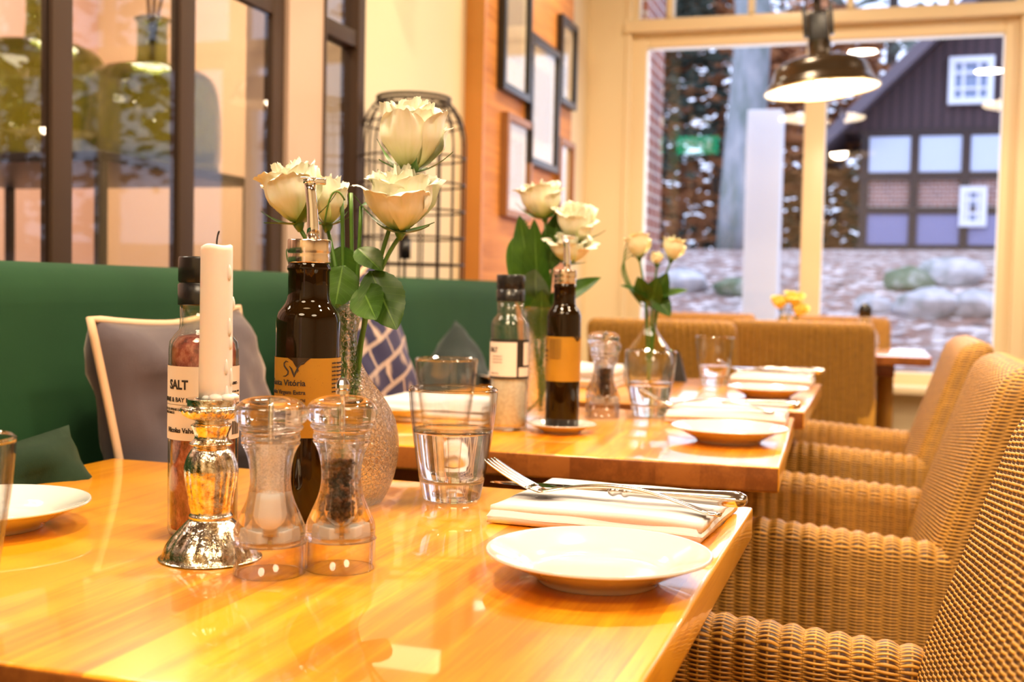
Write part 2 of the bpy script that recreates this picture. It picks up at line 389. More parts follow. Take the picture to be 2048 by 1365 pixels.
msk = nt.math('MULTIPLY', nt.math('ADD', dots, band.outputs['Color']), nt.math('ADD', nt.math('MULTIPLY', fine.outputs['Fac'], .8), .2))
nt.l(nt.mix(nt.math('MINIMUM', msk, 1.0), (.018, .018, .055), (.55, .42, .33)), nt.b.inputs['Base Color'])

# ------------------------------------------------------------------ room shell
def shell(name, lo, hi, M, bev=0): return struct(boxo(name, lo, hi, M, None, bev))
FLOORM = wood_mat('floor_wood', (.13, .065, .03), (.06, .03, .015), rough=.4, plank=.14, coat=.2)
shell('floor', (-1.42, -2.6, -.1), (4.0, 5.75, 0), FLOORM)
shell('floor_adjoining', (-3.6, -2.6, -.1), (-1.42, 5.75, 0), FLOORM)
shell('ceiling', (-3.6, -2.6, 2.9), (4.0, 5.9, 3.0), mat('ceiling_boards', (.30, .21, .13), .7))
shell('wall_right', (4.0, -2.6, 0), (4.1, 5.9, 2.9), CREAM)
shell('wall_back', (-3.6, -2.7, 0), (4.0, -2.6, 2.9), CREAM)
PINK = mat('pink_plaster', (.66, .44, .37), .8)
shell('wall_adjoining', (-3.6, -2.6, 0), (-3.5, 5.9, 2.9), PINK)
shell('wall_adjoining_end', (-3.5, 4.6, 0), (-1.52, 4.7, 2.9), mat('sand_plaster', (.72, .50, .30), .8))
# left side: column, cream wall, wood clad wall
shell('wall_left_column', (-1.52, 2.575, 0), (-1.40, 2.76, 2.9), mat('taupe_paint', (.56, .40, .30), .6))
shell('wall_left', (-1.52, 3.01, 0), (-1.42, 5.75, 2.9), CREAM)
shell('wall_left_cladding', (-1.42, 3.925, 0), (-1.355, 5.17, 2.9), WALLWOOD, .002)
shell('trim_1', (-1.425, 3.905, 0), (-1.350, 3.93, 2.9), mat('cladding_edge', (.58, .22, .035), .5), .002)
# end wall with the big window
Y0 = 5.75
shell('wall_end_pier', (-1.52, Y0, 0), (-1.22, Y0+.25, 2.9), CREAM)
shell('wall_end_panel', (-1.22, Y0+.02, 0), (.72, Y0+.2, .50), CREAM2)
shell('wall_end_right', (3.4, Y0, 0), (4.1, Y0+.25, 2.9), CREAM)
shell('wall_end_low', (.72, Y0+.02, 0), (3.4, Y0+.2, .5), CREAM2)
shell('wall_end_top', (-1.22, Y0, 2.82), (3.4, Y0+.2, 2.9), CREAM)
def window(name, x0, x1, z0, z1, bars_x=(), bars_z=(), f=.075, bw=.05, outer=.045):
    b = bmesh.new(); y0, y1 = Y0+.03, Y0+.11
    box(b, (x0, y0, z0), (x0+f, y1, z1), .006); box(b, (x1-f, y0, z0), (x1, y1, z1), .006)
    box(b, (x0+f, y0+.001, z1-f), (x1-f, y1-.001, z1), .006); box(b, (x0+f, y0+.001, z0), (x1-f, y1-.001, z0+f*.8), .006)
    for bx in bars_x: box(b, (bx-bw, y0-.012, z0+f*.8), (bx+bw, y1-.002, z1-f), .008)
    for bz in bars_z: box(b, (x0+f, y0+.01, bz-.015), (x1-f, y1-.01, bz+.015), .004)
    fr = struct(flat_edges(obj(name, b, CREAM2)))
    obj('pane', (lambda q: (box(q, (x0+f*.5, Y0+.066, z0+f*.5), (x1-f*.5, Y0+.068, z1-f*.5)), q)[1])(bmesh.new()), PANE, fr, False)
    return fr
window('window_1', -1.215, .62, .535, 2.27, bars_x=(-.30,), f=.085)
window('window_2', .64, 2.4, .535, 2.27, bars_x=(1.5,), f=.085)
window('window_3', -1.215, .62, 2.30, 2.80, bars_x=(-1.02, -.62, -.155, .3), f=.04, bw=.016)
window('window_4', .64, 2.4, 2.30, 2.80, bars_x=(1.05, 1.5, 1.95), f=.04, bw=.016)
shell('wall_end_far', (2.4, Y0+.02, .5), (3.4, Y0+.2, 2.82), CREAM)
shell('trim_2', (-1.24, Y0-.03, 2.255), (2.42, Y0+.05, 2.315), CREAM2, .006)
shell('trim_3', (-1.235, Y0-.012, .50), (-1.205, Y0+.05, 2.82), CREAM2, .006)
shell('trim_4', (.60, Y0-.01, .50), (.66, Y0+.04, 2.82), CREAM2, .006)
shell('trim_5', (-1.24, Y0-.10, .505), (2.42, Y0+.04, .545), CREAM2, .01)
shell('baseboard_end', (-1.22, Y0-.005, 0), (3.4, Y0+.02, .12), CREAM2, .005)

# glazed steel screen on the left
SCR = thing('glazed_screen', 'brown steel framed glass screen behind the green sofa', 'glass screen', (-1.42, 1.4, 0))
def scr_bar(lo, hi, name='post'): boxo(name, tuple(a-b for a, b in zip(lo, (-1.42, 1.4, 0))), tuple(a-b for a, b in zip(hi, (-1.42, 1.4, 0))), STEELP, SCR, .003)
for y in (.53, .93, 1.33, 1.728, 2.125, 2.515): scr_bar((-1.436, y, 0), (-1.410, y+.056, 2.9))
scr_bar((-1.434, -1.0, .30), (-1.412, 2.57, .36), 'rail'); scr_bar((-1.434, -1.0, 1.615), (-1.412, 2.57, 1.655), 'rail')
scr_bar((-1.45, -1.06, 0), (-1.395, -1.0, 2.9))
ys = [-1.0, .53, .93, 1.33, 1.728, 2.125, 2.515]
for y0, y1 in zip(ys, ys[1:]):
    b = bmesh.new(); box(b, (-.002, y0+.058-1.4 if y0 > 0 else y0-1.4, .01), (.002, y1-1.4, 2.89)); obj('pane', b, PANE2, SCR, False)
SCR2 = thing('glazed_screen', 'narrow steel framed window with a crossbar between the column and the cream wall', 'glass screen', (-1.42, 2.76, 0))
boxo('frame', (-.03, 0, 0), (.025, .012, 2.9), STEELP, SCR2, .002); boxo('frame', (-.03, .205, 0), (.025, .25, 2.9), STEELP, SCR2, .003)
boxo('crossbar', (-.025, .012, 1.625), (.02, .205, 1.67), STEELP, SCR2, .003)
b = bmesh.new(); box(b, (-.002, .012, .01), (.002, .205, 2.89)); obj('pane', b, PANE2, SCR2, False)
shell('wall_left_rear', (-1.52, -2.6, 0), (-1.40, -1.06, 2.9), CREAM)

# ------------------------------------------------------------------ adjoining room: console with green demijohns
CON = thing('console_table', 'black steel console table behind the glass screen', 'table', (-2.50, 3.05, 0))
BLKS = mat('black_steel', (.03, .024, .02), .4, .6)
boxo('table_top', (-.50, -.40, 1.285), (.50, .40, 1.312), BLKS, CON, .003)
for sx in (-1, 1):
    for sy in (-1, 1):
        boxo('leg', (sx*.485-.013, sy*.385-.013, 0), (sx*.485+.013, sy*.385+.013, 1.285), BLKS, CON, .002)
boxo('shelf', (-.47, -.37, .30), (.47, .37, .315), BLKS, CON, .003)
def demijohn(loc, R, H, rn, hn, label, name='glass_demijohn'):
    t = thing(name, label, 'vase', loc, 0, 'green glass vessels on the black console')
    pr = [(0, .004), (R*.9, .004), (R*.985, .03), (R, H*.3), (R*.995, H*.62), (R*.93, H*.86), (R*.70, H*.97), (rn*1.6, H*1.0), (rn*1.05, H*1.05), (rn, H+hn*.5), (rn, H+hn*.93), (rn*1.18, H+hn), (rn*1.15, H+hn*1.02),
          (rn*.85, H+hn*.98), (rn*.85, H*1.05), (rn*1.4, H*.985), (R*.66, H*.95), (R*.88, H*.84), (R*.955, H*.6), (R*.955, .05), (R*.6, .02), (0, .02)]
    obj('body', lathe(sm(pr, 3), 48, lambda r, z, a: (r*(1+.02*noise.noise(Vector((2*cos(a), 2*sin(a), z*6)))), z)), VASEG, t)
    return t
demijohn((-2.71, 3.40-.16, 1.312), .235, .44, .034, .26, 'large green glass demijohn, the taller one, on the black console')
D2 = demijohn((-2.235, 3.21, 1.312), .215, .335, .048, .15, 'wide dark green glass demijohn with a short neck holding dry twigs')
for k in range(3):
    tg = tag(obj('twig', (lambda q: (tube(q, bez((-2.235, 3.21, 1.66), (-2.235+.01*k, 3.19, 1.9), (-2.2+.05*k, 3.03+.16*k, 2.4)), .005, 6), q)[1])(bmesh.new()), mat('twig', (.10, .05, .025), .7)),
        ('dry brown twig in the green demijohn, leaning towards the camera', 'middle dry brown twig in the green demijohn', 'dry brown twig in the green demijohn, leaning away to the far wall')[k], 'twig', 'twigs in the demijohn')

# ------------------------------------------------------------------ picture frames on the wood wall
def pic(y0, y1, z0, z1, dark, label, dep=.03, fw=.028):
    c = ((y0+y1)/2, (z0+z1)/2); t = thing('picture_frame', label, 'picture frame', (-1.355, c[0], c[1]), 0, 'framed prints on the wooden wall')
    b = bmesh.new(); h, w = (z1-z0)/2, (y1-y0)/2
    box(b, (0, -w, -h), (dep, -w+fw, h), .002); box(b, (0, w-fw, -h), (dep, w, h), .002)
    box(b, (0, -w+fw, h-fw), (dep, w-fw, h), .002); box(b, (0, -w+fw, -h), (dep, w-fw, -h+fw), .002)
    flat_edges(obj('frame', b, mat('black_frame', (.02, .014, .01), .35) if dark else mat('wood_frame', (.33, .14, .04), .45), t))
    boxo('mount', (.004, -w+fw*.8, -h+fw*.8), (.010, w-fw*.8, h-fw*.8), mat('mount_paper', (.78, .68, .50), .7), t, 0)
    b = bmesh.new(); q = .55
    box(b, (.0101, -w*q, -h*q), (.0112, w*q, h*q)); obj('print', b, mat('print_ink', (.60, .50, .36), .7), t, False)
    b = bmesh.new(); box(b, (.018, -w+fw*.9, -h+fw*.9), (.0195, w-fw*.9, h-fw*.9)); obj('glass', b, PANE, t, False)
pic(4.07, 4.42, 1.70, 2.30, True, 'black framed print, the highest on the wooden wall nearest its edge')
pic(4.43, 4.86, 1.465, 1.985, True, 'tall black framed print in the middle of the wooden wall')
pic(4.88, 5.15, 1.78, 2.16, True, 'small black framed print high on the wooden wall beside the cream pier')
pic(4.13, 4.46, 1.235, 1.625, False, 'brown framed print low on the wooden wall under the highest black one')
pic(4.89, 5.14, 1.28, 1.63, False, 'small brown framed print low on the wooden wall beside the cream pier')

# exit sign projecting from the wall, seen mirrored in the window
ex = thing('exit_sign', 'green lit exit sign projecting from the wall', 'sign', (-1.42, 3.12, 1.98))
boxo('housing', (0, -.02, 0), (.30, .02, .13), emis('exit_green', (.0, .75, .38), 5), ex, .004)
bt = text_mesh('EXIT', .10, .001, 'CENTER'); 
for v in bt.verts: v.co = Vector((.15 - v.co.x, .0215+v.co.z, .03+v.co.y))
obj('lettering', bt, emis('exit_white', (.8, 1, .9), 6), ex, False)

# ------------------------------------------------------------------ sofa and cushions
def loft(b, loops, closed=True, cap=True, uvl=None, uvs=None):
    V = [[b.verts.new(p) for p in L] for L in loops]; n = len(loops[0])
    for A in range(len(V)-1):
        for i in range(n if closed else n-1):
            j = (i+1) % n
            fc = b.faces.new((V[A][i], V[A][j], V[A+1][j], V[A+1][i]))
            if uvl is not None:
                u0, u1 = uvs[0][i], uvs[0][i+1]; v0, v1 = uvs[1][A], uvs[1][A+1]
                for lp, st in zip(fc.loops, ((u0, v0), (u1, v0), (u1, v1), (u0, v1))): lp[uvl].uv = st
    if cap:
        b.faces.new(V[0][::-1]); b.faces.new(V[-1])
    return V
SF = thing('banquette_sofa', 'long dark green velvet banquette along the glass screen', 'sofa', (-1.0, 1.0, 0))
def extr_y(prof, y0, y1, n=24):
    b = bmesh.new(); loops = []
    r = .03
    for k in range(n+1):
        y = y0+(y1-y0)*k/n; s = 1
        loops.append([(x, y, z) for x, z in prof])
    loft(b, loops); bmesh.ops.recalc_face_normals(b, faces=b.faces); return b
backp = [(-.10, .40)] + [(-.10, .93)] + [(-.047+.053*cos(t), .93+.053*sin(t)) for t in [pi - pi*k/10 for k in range(11)]][1:] + [(.006, .93), (.02, .80), (.045, .60), (.07, .45), (.07, .40)]
flat_edges(obj('backrest', extr_y(backp, -2.2, 2.2), SOFA, SF), 50)
seatp = [(.0, .30), (.46, .30), (.475, .31), (.48, .34), (.48, .42), (.465, .455), (.43, .465), (.2, .47), (.05, .465), (0, .46)]
for (a0, a1) in ((-2.2, -.75), (-.745, .70), (.705, 2.15)):
    flat_edges(obj('seat_cushion', extr_y(seatp, a0, a1, 6), SOFA, SF), 50)
boxo('base', (-.08, -2.18, .04), (.44, 2.13, .30), SOFA, SF, .01)

def cushion(name, loc, w, h, t, M, label, rz, lean, roll=0, pipe=None, wr=.01, seed=1):
    """a pillow standing upright, its face towards +x, leaning back on -x"""
    T = thing(name, label, 'cushion', loc); T.rotation_euler = (radians(roll), radians(lean), radians(rz))
    b = bmesh.new()
    def f(sgn):
        def g(u, v):
            x, y = 2*u-1, 2*v-1
            th = t/2*((1-abs(x)**2.6)*(1-abs(y)**2.6))**.42
            pin = 1-.07*(1-abs(x)**1.5)*abs(y)**3
            pn2 = 1-.07*(1-abs(y)**1.5)*abs(x)**3
            q = th + (wr*noise.noise(Vector((x*1.3+seed, y*2.6+x*2, seed)))+wr*.6*noise.noise(Vector((x*3+seed, y*6, 3))))*(1-max(abs(x), abs(y))**6)
            return Vector((sgn*q, x*w/2*pn2, y*h/2*pin))
        return g
    grid(b, f(1), 28, 28); grid(b, f(-1), 28, 28, flip=True)
    bmesh.ops.remove_doubles(b, verts=b.verts, dist=1e-5)
    obj('cover', b, M, T)
    if pipe:
        pts = []
        N = 18
        for side in range(4):
            for k in range(N):
                s = -1+2*k/N
                x, y = [(s, -1), (1, s), (-s, 1), (-1, -s)][side]
                pin = 1-.07*(1-abs(x)**1.5)*abs(y)**3; pn2 = 1-.07*(1-abs(y)**1.5)*abs(x)**3
                pts.append((0, x*w/2*pn2, y*h/2*pin))
        pts.append(pts[0]); b = bmesh.new(); tube(b, pts, .0055, 8, False); obj('piping', b, pipe, T)
    return T
PIPE = mat('beige_piping', (.62, .42, .27), .8)
SLOC = [
 ('throw_cushion', (-.86, 1.345, .703), .34, .44, .14, SLATE, 'slate grey velvet cushion with beige piping on the green banquette', 0, -10, 2, PIPE, .030, 2),
 ('throw_cushion', (-.905, 1.425, .70), .30, .42, .10, SLATE, 'plain grey velvet cushion tucked behind the slate cushion with beige piping', 8, -8, 0, None, .01, 7),
 ('throw_cushion', (-.82, .86, .605), .44, .38, .14, DGREEN, 'bottle green velvet cushion lying low beside the nearest table', -6, -16, 3, None, .035, 3),
 ('throw_cushion', (-.86, 1.88, .735), .46, .46, .13, NAVY, 'navy cushion with a pale ikat star pattern behind the oil bottle', 4, -12, 14, PIPE, .012, 4),
 ('throw_cushion', (-.84, 2.35, .66), .40, .36, .13, GREYV, 'dark grey-green velvet cushion slumped behind the second table', 0, -18, 20, None, .02, 9)]
for s_ in SLOC:
    nm, lc, w, h, t, M, lb, rz, ln, rl, pp, wr, sd = s_
    cushion(nm, lc, w, h, t, M, lb, rz, ln, rl, pp, wr, sd)

# ------------------------------------------------------------------ tables
def table(cx, cy, lx, ly, rz, label, th=.032):
    T = thing('dining_table', label, 'table', (cx, cy, 0), radians(rz), 'wooden tables in the row')
    b = bmesh.new(); box(b, (-lx/2, -ly/2, .75-th), (lx/2, ly/2, .75), .0035)
    for f in b.faces: f.material_index = 1 if abs(f.normal.y) > .9 else 0
    flat_edges(obj('tabletop', b, [OAK, OAKEND], T))
    boxo('apron', (-lx/2+.12, -ly/2+.12, .75-th-.05), (lx/2-.12, ly/2-.12, .75-th), OAKEND, T, .003)
    boxo('post', (-.045, -.045, .03), (.045, .045, .75-th-.05), OAKEND, T, .006)
    boxo('foot', (-.25, -.05, 0), (.25, .05, .035), BLKS, T, .008); boxo('foot', (-.05, -.25, .0), (.05, .25, .034), BLKS, T, .008)
    return T
table(-.484, .832, .748, .642, -.5, 'orange oak dining table nearest the camera with candle and mills')
table(-.484, 1.713, .742, .60, 2.0, 'oak dining table second in the row, with the white salt bottle')
table(-.484, 2.478, .742, .70, 0, 'oak dining table third in the row, in front of the wicker chair backs')
table(-.35, 4.62, 1.10, .66, 0, 'small oak table by the window beyond the wicker chair backs')

# ------------------------------------------------------------------ wicker armchairs
def rrect(x0, x1, y0, y1, r, n=5):
    P = []
    for cx, cy, a0 in ((x1-r, y1-r, 0), (x0+r, y1-r, 90), (x0+r, y0+r, 180), (x1-r, y0+r, 270)):
        for k in range(n+1):
            a = radians(a0+90*k/n); P.append((cx+r*cos(a), cy+r*sin(a)))
    return P
def resample(P, step):
    P = [Vector((*p, 0)) for p in P]; P.append(P[0]); L = [0]
    for a, c in zip(P, P[1:]): L.append(L[-1]+(c-a).length)
    n = max(8, int(L[-1]/step)); out = []; us = []
    k = 0
    for i in range(n):
        s = L[-1]*i/n
        while L[k+1] < s: k += 1
        t = (s-L[k])/max(1e-9, L[k+1]-L[k]); q = P[k].lerp(P[k+1], t); out.append((q.x, q.y)); us.append(s)
    return out, us + [L[-1]]
def make_chair(label):
    T = thing('wicker_armchair', label, 'chair', (0, 0, 0), 0, 'wicker armchairs beside the tables')
    # backrest: inner face at x=0 at z .63, reclining .33; width .50
    b = bmesh.new(); uvl = b.loops.layers.uv.new('UVMap')
    loops, vsv = [], []
    zs = [.20+.02*k for k in range(33)] + [.855, .864, .870, .873]
    ins = [0]*33 + [.003, .009, .017, .028]
    P0, us = resample(rrect(0, .065, -.25, .25, .03), .0027)
    for z, i_ in zip(zs, ins):
        off = .33*(z-.63) if z > .45 else .33*(.45-.63); hw = 1-(max(0, z-.63))*.12
        L = []
        for (x, y) in P0:
            sx = (x-.0325)*(1-i_/.0325*.95)+.0325; sy = y*hw*(1-i_/.25)
            L.append((sx+off, sy, z))
        loops.append(L); vsv.append(z*1.05)
    # ribs: bulge the loop outward with the weave's columns
    for L in loops:
        cxm = sum(p[0] for p in L)/len(L)
        for i, p in enumerate(L):
            q = .0034*abs(sin(pi*us[i]/.0215)); nx = p[0]-cxm; d = math.hypot(nx, p[1]*.05)+1e-6
            L[i] = (p[0]+q*nx/d*min(1, abs(nx)/.02), p[1], p[2])
    loft(b, loops, uvl=uvl, uvs=(us, vsv)); bmesh.ops.recalc_face_normals(b, faces=b.faces)
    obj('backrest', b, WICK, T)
    # arms: profile wraps from the inside foot over the rounded top to the outside foot
    for s in (1, -1):
        b = bmesh.new(); uvl = b.loops.layers.uv.new('UVMap')
        def prof(top):
            P = [(.195, .44+.02*k) for k in range(int((top-.03-.44)/.02)+1)]
            P += [(.2225+.0275*cos(a), top-.0275+.0275*sin(a)) for a in [pi-pi*k/10 for k in range(11)]]
            P += [(.25, top-.03-(top-.03-.12)*k/20) for k in range(1, 21)]
            return P
        nP = len(prof(.66)); base_p = prof(.66); L = [0]
        xs_ = [-.42+.46*k/172 for k in range(173)]
        loops = []
        for x in xs_:
            t = (x+.42)/.42; top = .662-.028*t + (-.03 if x < -.40 else 0)*0
            rib = .0028*abs(sin(pi*x/.0215)); P = []
            for (py, pz) in base_p:
                z = pz if pz < .5 else pz+(top-.66)*min(1, (pz-.5)/.13)
                d = (py-.2225); P.append((x, s*(py+rib*(1 if d > .01 else -1 if d < -.01 else d*100)), z+(rib*1.3 if pz > .645 else 0)))
            loops.append(P)
        acc = [0]
        for a_, c_ in zip(base_p, base_p[1:]): acc.append(acc[-1]+math.hypot(c_[0]-a_[0], c_[1]-a_[1]))
        V = [[b.verts.new(p) for p in L_] for L_ in loops]
        for A in range(len(V)-1):
            for i in range(nP-1):
                fc = b.faces.new((V[A][i], V[A][i+1], V[A+1][i+1], V[A+1][i]))
                for lp, st in zip(fc.loops, ((xs_[A], acc[i]), (xs_[A], acc[i+1]), (xs_[A+1], acc[i+1]), (xs_[A+1], acc[i]))): lp[uvl].uv = st
        b.faces.new(V[0]); b.faces.new(V[-1][::-1]); bmesh.ops.recalc_face_normals(b, faces=b.faces)
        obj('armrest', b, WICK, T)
    b = bmesh.new(); uvl = b.loops.layers.uv.new('UVMap'); box(b, (-.42, -.20, .34), (.0, .20, .45), .02)
    for f in b.faces:
        for lp in f.loops:
            c = lp.vert.co; lp[uvl].uv = (c.y, c.x) if abs(f.normal.z) > .5 else ((c.x, c.z) if abs(f.normal.y) > .5 else (c.y, c.z))
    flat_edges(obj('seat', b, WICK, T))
    for sx in (-.39, .0):
        for sy in (-.215, .215): boxo('leg', (sx-.018, sy-.018, 0), (sx+.018, sy+.018, .2), mat('chair_leg', (.18, .08, .03), .5), T, .003)
    return T
CH = make_chair('wicker armchair nearest the camera, at the table with the candle')
CH.location = (.055, .895, 0)
clone(CH, (.088, 1.835, 0), 0, 'middle wicker armchair of the three, at the second table')
clone(CH, (.094, 2.71, 0), 0, 'wicker armchair at the third table, farthest of those facing the tables')
g2 = 'wicker chairs turned away behind the third table'
# chairs whose backs are towards the camera (they face the window table)
c4 = clone(CH, (-.655, 3.80, 0), radians(-90), 'wicker chair seen from behind, its back at the middle of the window sill chairs', g2)
c4['label'] = 'wicker chair seen from behind beyond the tumbler on the third table'
c5 = clone(CH, (-.235, 4.12, 0), radians(-90), 'dark wicker chair back seen from behind, beside the window corner', g2)
c5['label'] = 'wicker chair seen from behind, the one nearest the small window table end'
c7 = clone(CH, (-.74, 5.12, 0), radians(90), 'honey wicker chair under the window facing the room, beside the thin pillar', 'wicker chairs facing the room under the window')
c8 = clone(CH, (-.17, 5.12, 0), radians(90), 'honey wicker chair under the window behind the black capped bottle', 'wicker chairs facing the room under the window')

# ------------------------------------------------------------------ pendant lamps
SHADE = mat('dark_bronze_enamel', (.045, .028, .014), .22, .3)
SHADEIN = mat('cream_enamel_inside', (.95, .85, .68), .4)
def pendant(loc, tilt, label, power=28):
    T = thing('pendant_lamp', label, 'lamp', loc, 0, 'industrial enamel pendant lamps')
    T.rotation_euler = (0, tilt, 0)
    R = .218
    outp = [(R, 0), (R*.965, .018), (R*.88, .040), (R*.82, .080), (R*.72, .105), (R*.5, .122), (R*.28, .131), (.045, .137), (.045, .19)]
    obj('lamp_shade', lathe(sm([(R*1.0, .0)] + outp, 3), 64), SHADE, T)
    inp = [(R*.992, .001), (R*.95, .016), (R*.865, .038), (R*.805, .077), (R*.70, .100), (R*.5, .116), (.03, .127), (0, .128)]
    obj('reflector', lathe(sm(inp, 3), 64), SHADEIN, T)
    b = bmesh.new(); tube(b, [(R*cos(2*pi*k/64), R*sin(2*pi*k/64), 0) for k in range(65)], .004, 6, False); obj('rim', b, mat('brass_rim', (.75, .55, .25), .3, 1), T)
    b = bmesh.new(); box(b, (-.04, -.04, .18), (.04, .04, .30), .012); box(b, (-.058, -.02, .21), (-.042, .02, .33), .005); box(b, (.042, -.02, .21), (.058, .02, .33), .005)
    obj('socket_housing', b, BLACKP, T)
    b = bmesh.new()
    for k in range(25): pass
    tube(b, [(0, .045*cos(2*pi*k/24), .40+.055*sin(2*pi*k/24)) for k in range(25)], .012, 8, False)
    box(b, (-.014, -.02, .30), (.014, .02, .36), .004); box(b, (-.03, -.03, .44), (.03, .03, .50), .01)
    obj('pulley', b, mat('rust_iron', (.04, .025, .018), .55, .5), T)
    b = bmesh.new(); tube(b, [(.045, 0, .32), (.05, 0, 2.9-loc[2]-.02)], .003, 6); tube(b, [(-.045, 0, .32), (-.05, 0, 2.9-loc[2]-.02)], .003, 6); tube(b, [(0, 0, .48), (0, 0, 2.9-loc[2])], .006, 6)
    obj('cable', b, BLACKP, T)
    obj('bulb', lathe([(0, .028), (.02, .031), (.034, .048), (.036, .068), (.026, .09), (.015, .115), (0, .117)], 24), emis('bulb_glow', (1, .78, .48), 30), T)
    point('pendant_light', (loc[0], loc[1], loc[2]+.03), power, .05)
    return T
pendant((-.222, 4.70, 1.765), radians(-5), 'bronze enamel pendant lamp hanging in front of the window', 26)
pendant((-.50, .86, 1.62), 0, 'pendant lamp hanging over the nearest table, above the view', 27)
pendant((-.44, 2.55, 1.90), 0, 'pendant lamp hanging over the third table, above the view', 28)
pendant((1.25, 5.0, 1.72), 0, 'pendant lamp hanging over the next row of tables', 20)

# small ceiling spot by the cream pier, just above the view; its glare lies on the nearest table
T = thing('ceiling_spotlight', 'small cylindrical spotlight hanging beside the cream pier, above the view', 'lamp', (-1.10, 5.02, 2.40))
aim = Vector((.9, -4.3, -1.6)).normalized(); q_ = aim.to_track_quat('-Z', 'Y').to_matrix().to_4x4()
b = bmesh.new(); tube(b, [(0, 0, .05), (0, 0, .50)], .008, 10); tube(b, [-aim*.10, aim*.06], .055, 24); obj('housing', b, BLACKP, T)
b = bmesh.new(); tube(b, [aim*.0595, aim*.062], .048, 24); obj('lens', b, emis('spot_lens', (1, .88, .68), 90), T, False)

# ------------------------------------------------------------------ wire cage lamp
CG = thing('wire_cage_lamp', 'tall dark wire cage lamp behind the banquette in front of the cream wall', 'lamp', (-1.262, 3.05, 0))
WIRE = mat('dark_wire', (.05, .032, .022), .5, .5)
b = bmesh.new(); R = .15; H = 1.36
prf = [(R, .0), (R, H)] + [(R*cos(a)**.7 if a < 1.5 else 0, H+.15*sin(a)) for a in [.2, .4, .6, .8, .95]]
topr = prf[-1]
for k in range(18):
    a = 2*pi*k/18; tube(b, [(r*cos(a), r*sin(a), z) for r, z in prf], .0030, 5)
for z in [.05+.075*k for k in range(18)]:
    tube(b, [(R*cos(2*pi*k/36), R*sin(2*pi*k/36), z) for k in range(37)], .0030, 5, False)
for r, z in (prf[3], prf[5]): tube(b, [(r*cos(2*pi*k/36), r*sin(2*pi*k/36), z) for k in range(37)], .0026, 5, False)
for dz in (0, .012): tube(b, [(topr[0]*cos(2*pi*k/36), topr[0]*sin(2*pi*k/36), topr[1]+dz) for k in range(37)], .005, 6, False)
obj('cage', b, WIRE, CG)
b = bmesh.new(); tube(b, [(-.02, 0, 1.04), (-.02, 0, 1.10)], .017, 16); tube(b, [(-.02, 0, .0), (-.02, 0, 1.04)], .004, 8); box(b, (-.05, -.03, 0), (.01, .03, .01))
obj('socket', b, BLACKP, CG)
obj('collar', (lambda q: (tube(q, [(-.02, 0, 1.10), (-.02, 0, 1.125)], .012, 16), q)[1])(bmesh.new()), mat('brass', (.7, .5, .2), .3, 1), CG)

# ------------------------------------------------------------------ tableware
def plate(loc, label, k=1.0):
    pr = [(0, .004), (.036, .004), (.040, 0), (.044, 0), (.047, .004), (.056, .009), (.074, .0175), (.0815, .0205), (.0818, .022), (.0805, .0226), (.072, .0195), (.058, .0135), (.052, .0095), (.046, .0075), (.03, .0070), (0, .0070)]
    T = tag(obj('side_plate', lathe([(r*k, z*k) for r, z in sm(pr, 3)], 96), PORC), label, 'plate', 'white side plates')
    T.location = loc; return T
plate((-.185, .811, .75), 'white side plate on the nearest table, below the napkin with knife and fork', 1.0)
plate((-.7075, .789, .75), 'white side plate on the nearest table beside the bottle green cushion', 1.0)
plate((-.19, 1.645, .75), 'white side plate on the second table in front of a napkin')
plate((-.20, 2.39, .75), 'white side plate on the third table in front of a napkin')
plate((-.72, 1.70, .75), 'white side plate on the second table by the sofa, behind the round vase')
plate((-.75, 2.42, .75), 'white side plate on the third table by the sofa')
sc_ = plate((-.4348, 1.642, .75), 'small white saucer under the oil bottle on the second table', .62); sc_['group'] = 'saucers'; sc_.name = 'saucer'

def water_mesh(prof_in, level, lift=.0005):
    P = [(0, prof_in[0][1])]; 
    for r, z in prof_in:
        if z < level: P.append((r+lift, z))
        else:
            r0, z0 = P[-1]; t = (level-z0)/max(1e-6, z-z0); P.append((r0+(r+lift-r0)*t, level)); break
    P.append((P[-1][0]-.002, level-.0006)); P.append((0, level-.0008)); return P
def tumbler(loc, label, level=None):
    T = thing('tumbler', label, 'glass', loc, 0, 'water tumblers')
    inn = [(.0402, .082), (.0369, .058), (.0330, .034), (.030, .024), (.025, .0205), (.012, .0195), (0, .0195)]
    wall = [(.0326, .0215), (.0345, .032), (.0385, .058), (.0418, .082), (.0440, .1080), (.0441, .1095), (.0436, .1104), (.0430, .1104), (.0424, .1095), (.0402, .082), (.0369, .058), (.0335, .036), (.0322, .0240)]
    obj('glass_wall', lathe(sm(wall, 3), 72), THIN, T)
    bs_ = [(0, .0020), (.022, .0018), (.0262, .0008), (.0285, .0030), (.0300, .010), (.0318, .0180), (.0324, .0215), (.0310, .0216), (.027, .0195), (.015, .0180), (0, .0178)]
    obj('glass_base', lathe(sm(bs_, 3), 72), GLASS, T)
    if level:
        w = water_mesh(sm(inn[::-1], 3)[1:], level); obj('water', lathe(w, 72), WATER, T)
    return T
tumbler((-.3936, 1.066, .75), 'water tumbler on the nearest table beside the round crackle vase', .071)
tumbler((-.357, 1.925, .75), 'water tumbler on the second table in front of the clear bottle vase', .058)
tumbler((-.5677, 1.507, .75), 'tumbler on the second table, seen over the rim of the nearest tumbler', None)
tumbler((-.344, 2.647, .75), 'tumbler on the third table beside the napkin and plate', .045)
tumbler((-.5467, .5684, .75), 'tumbler at the edge of the view in front of the side plate', None)

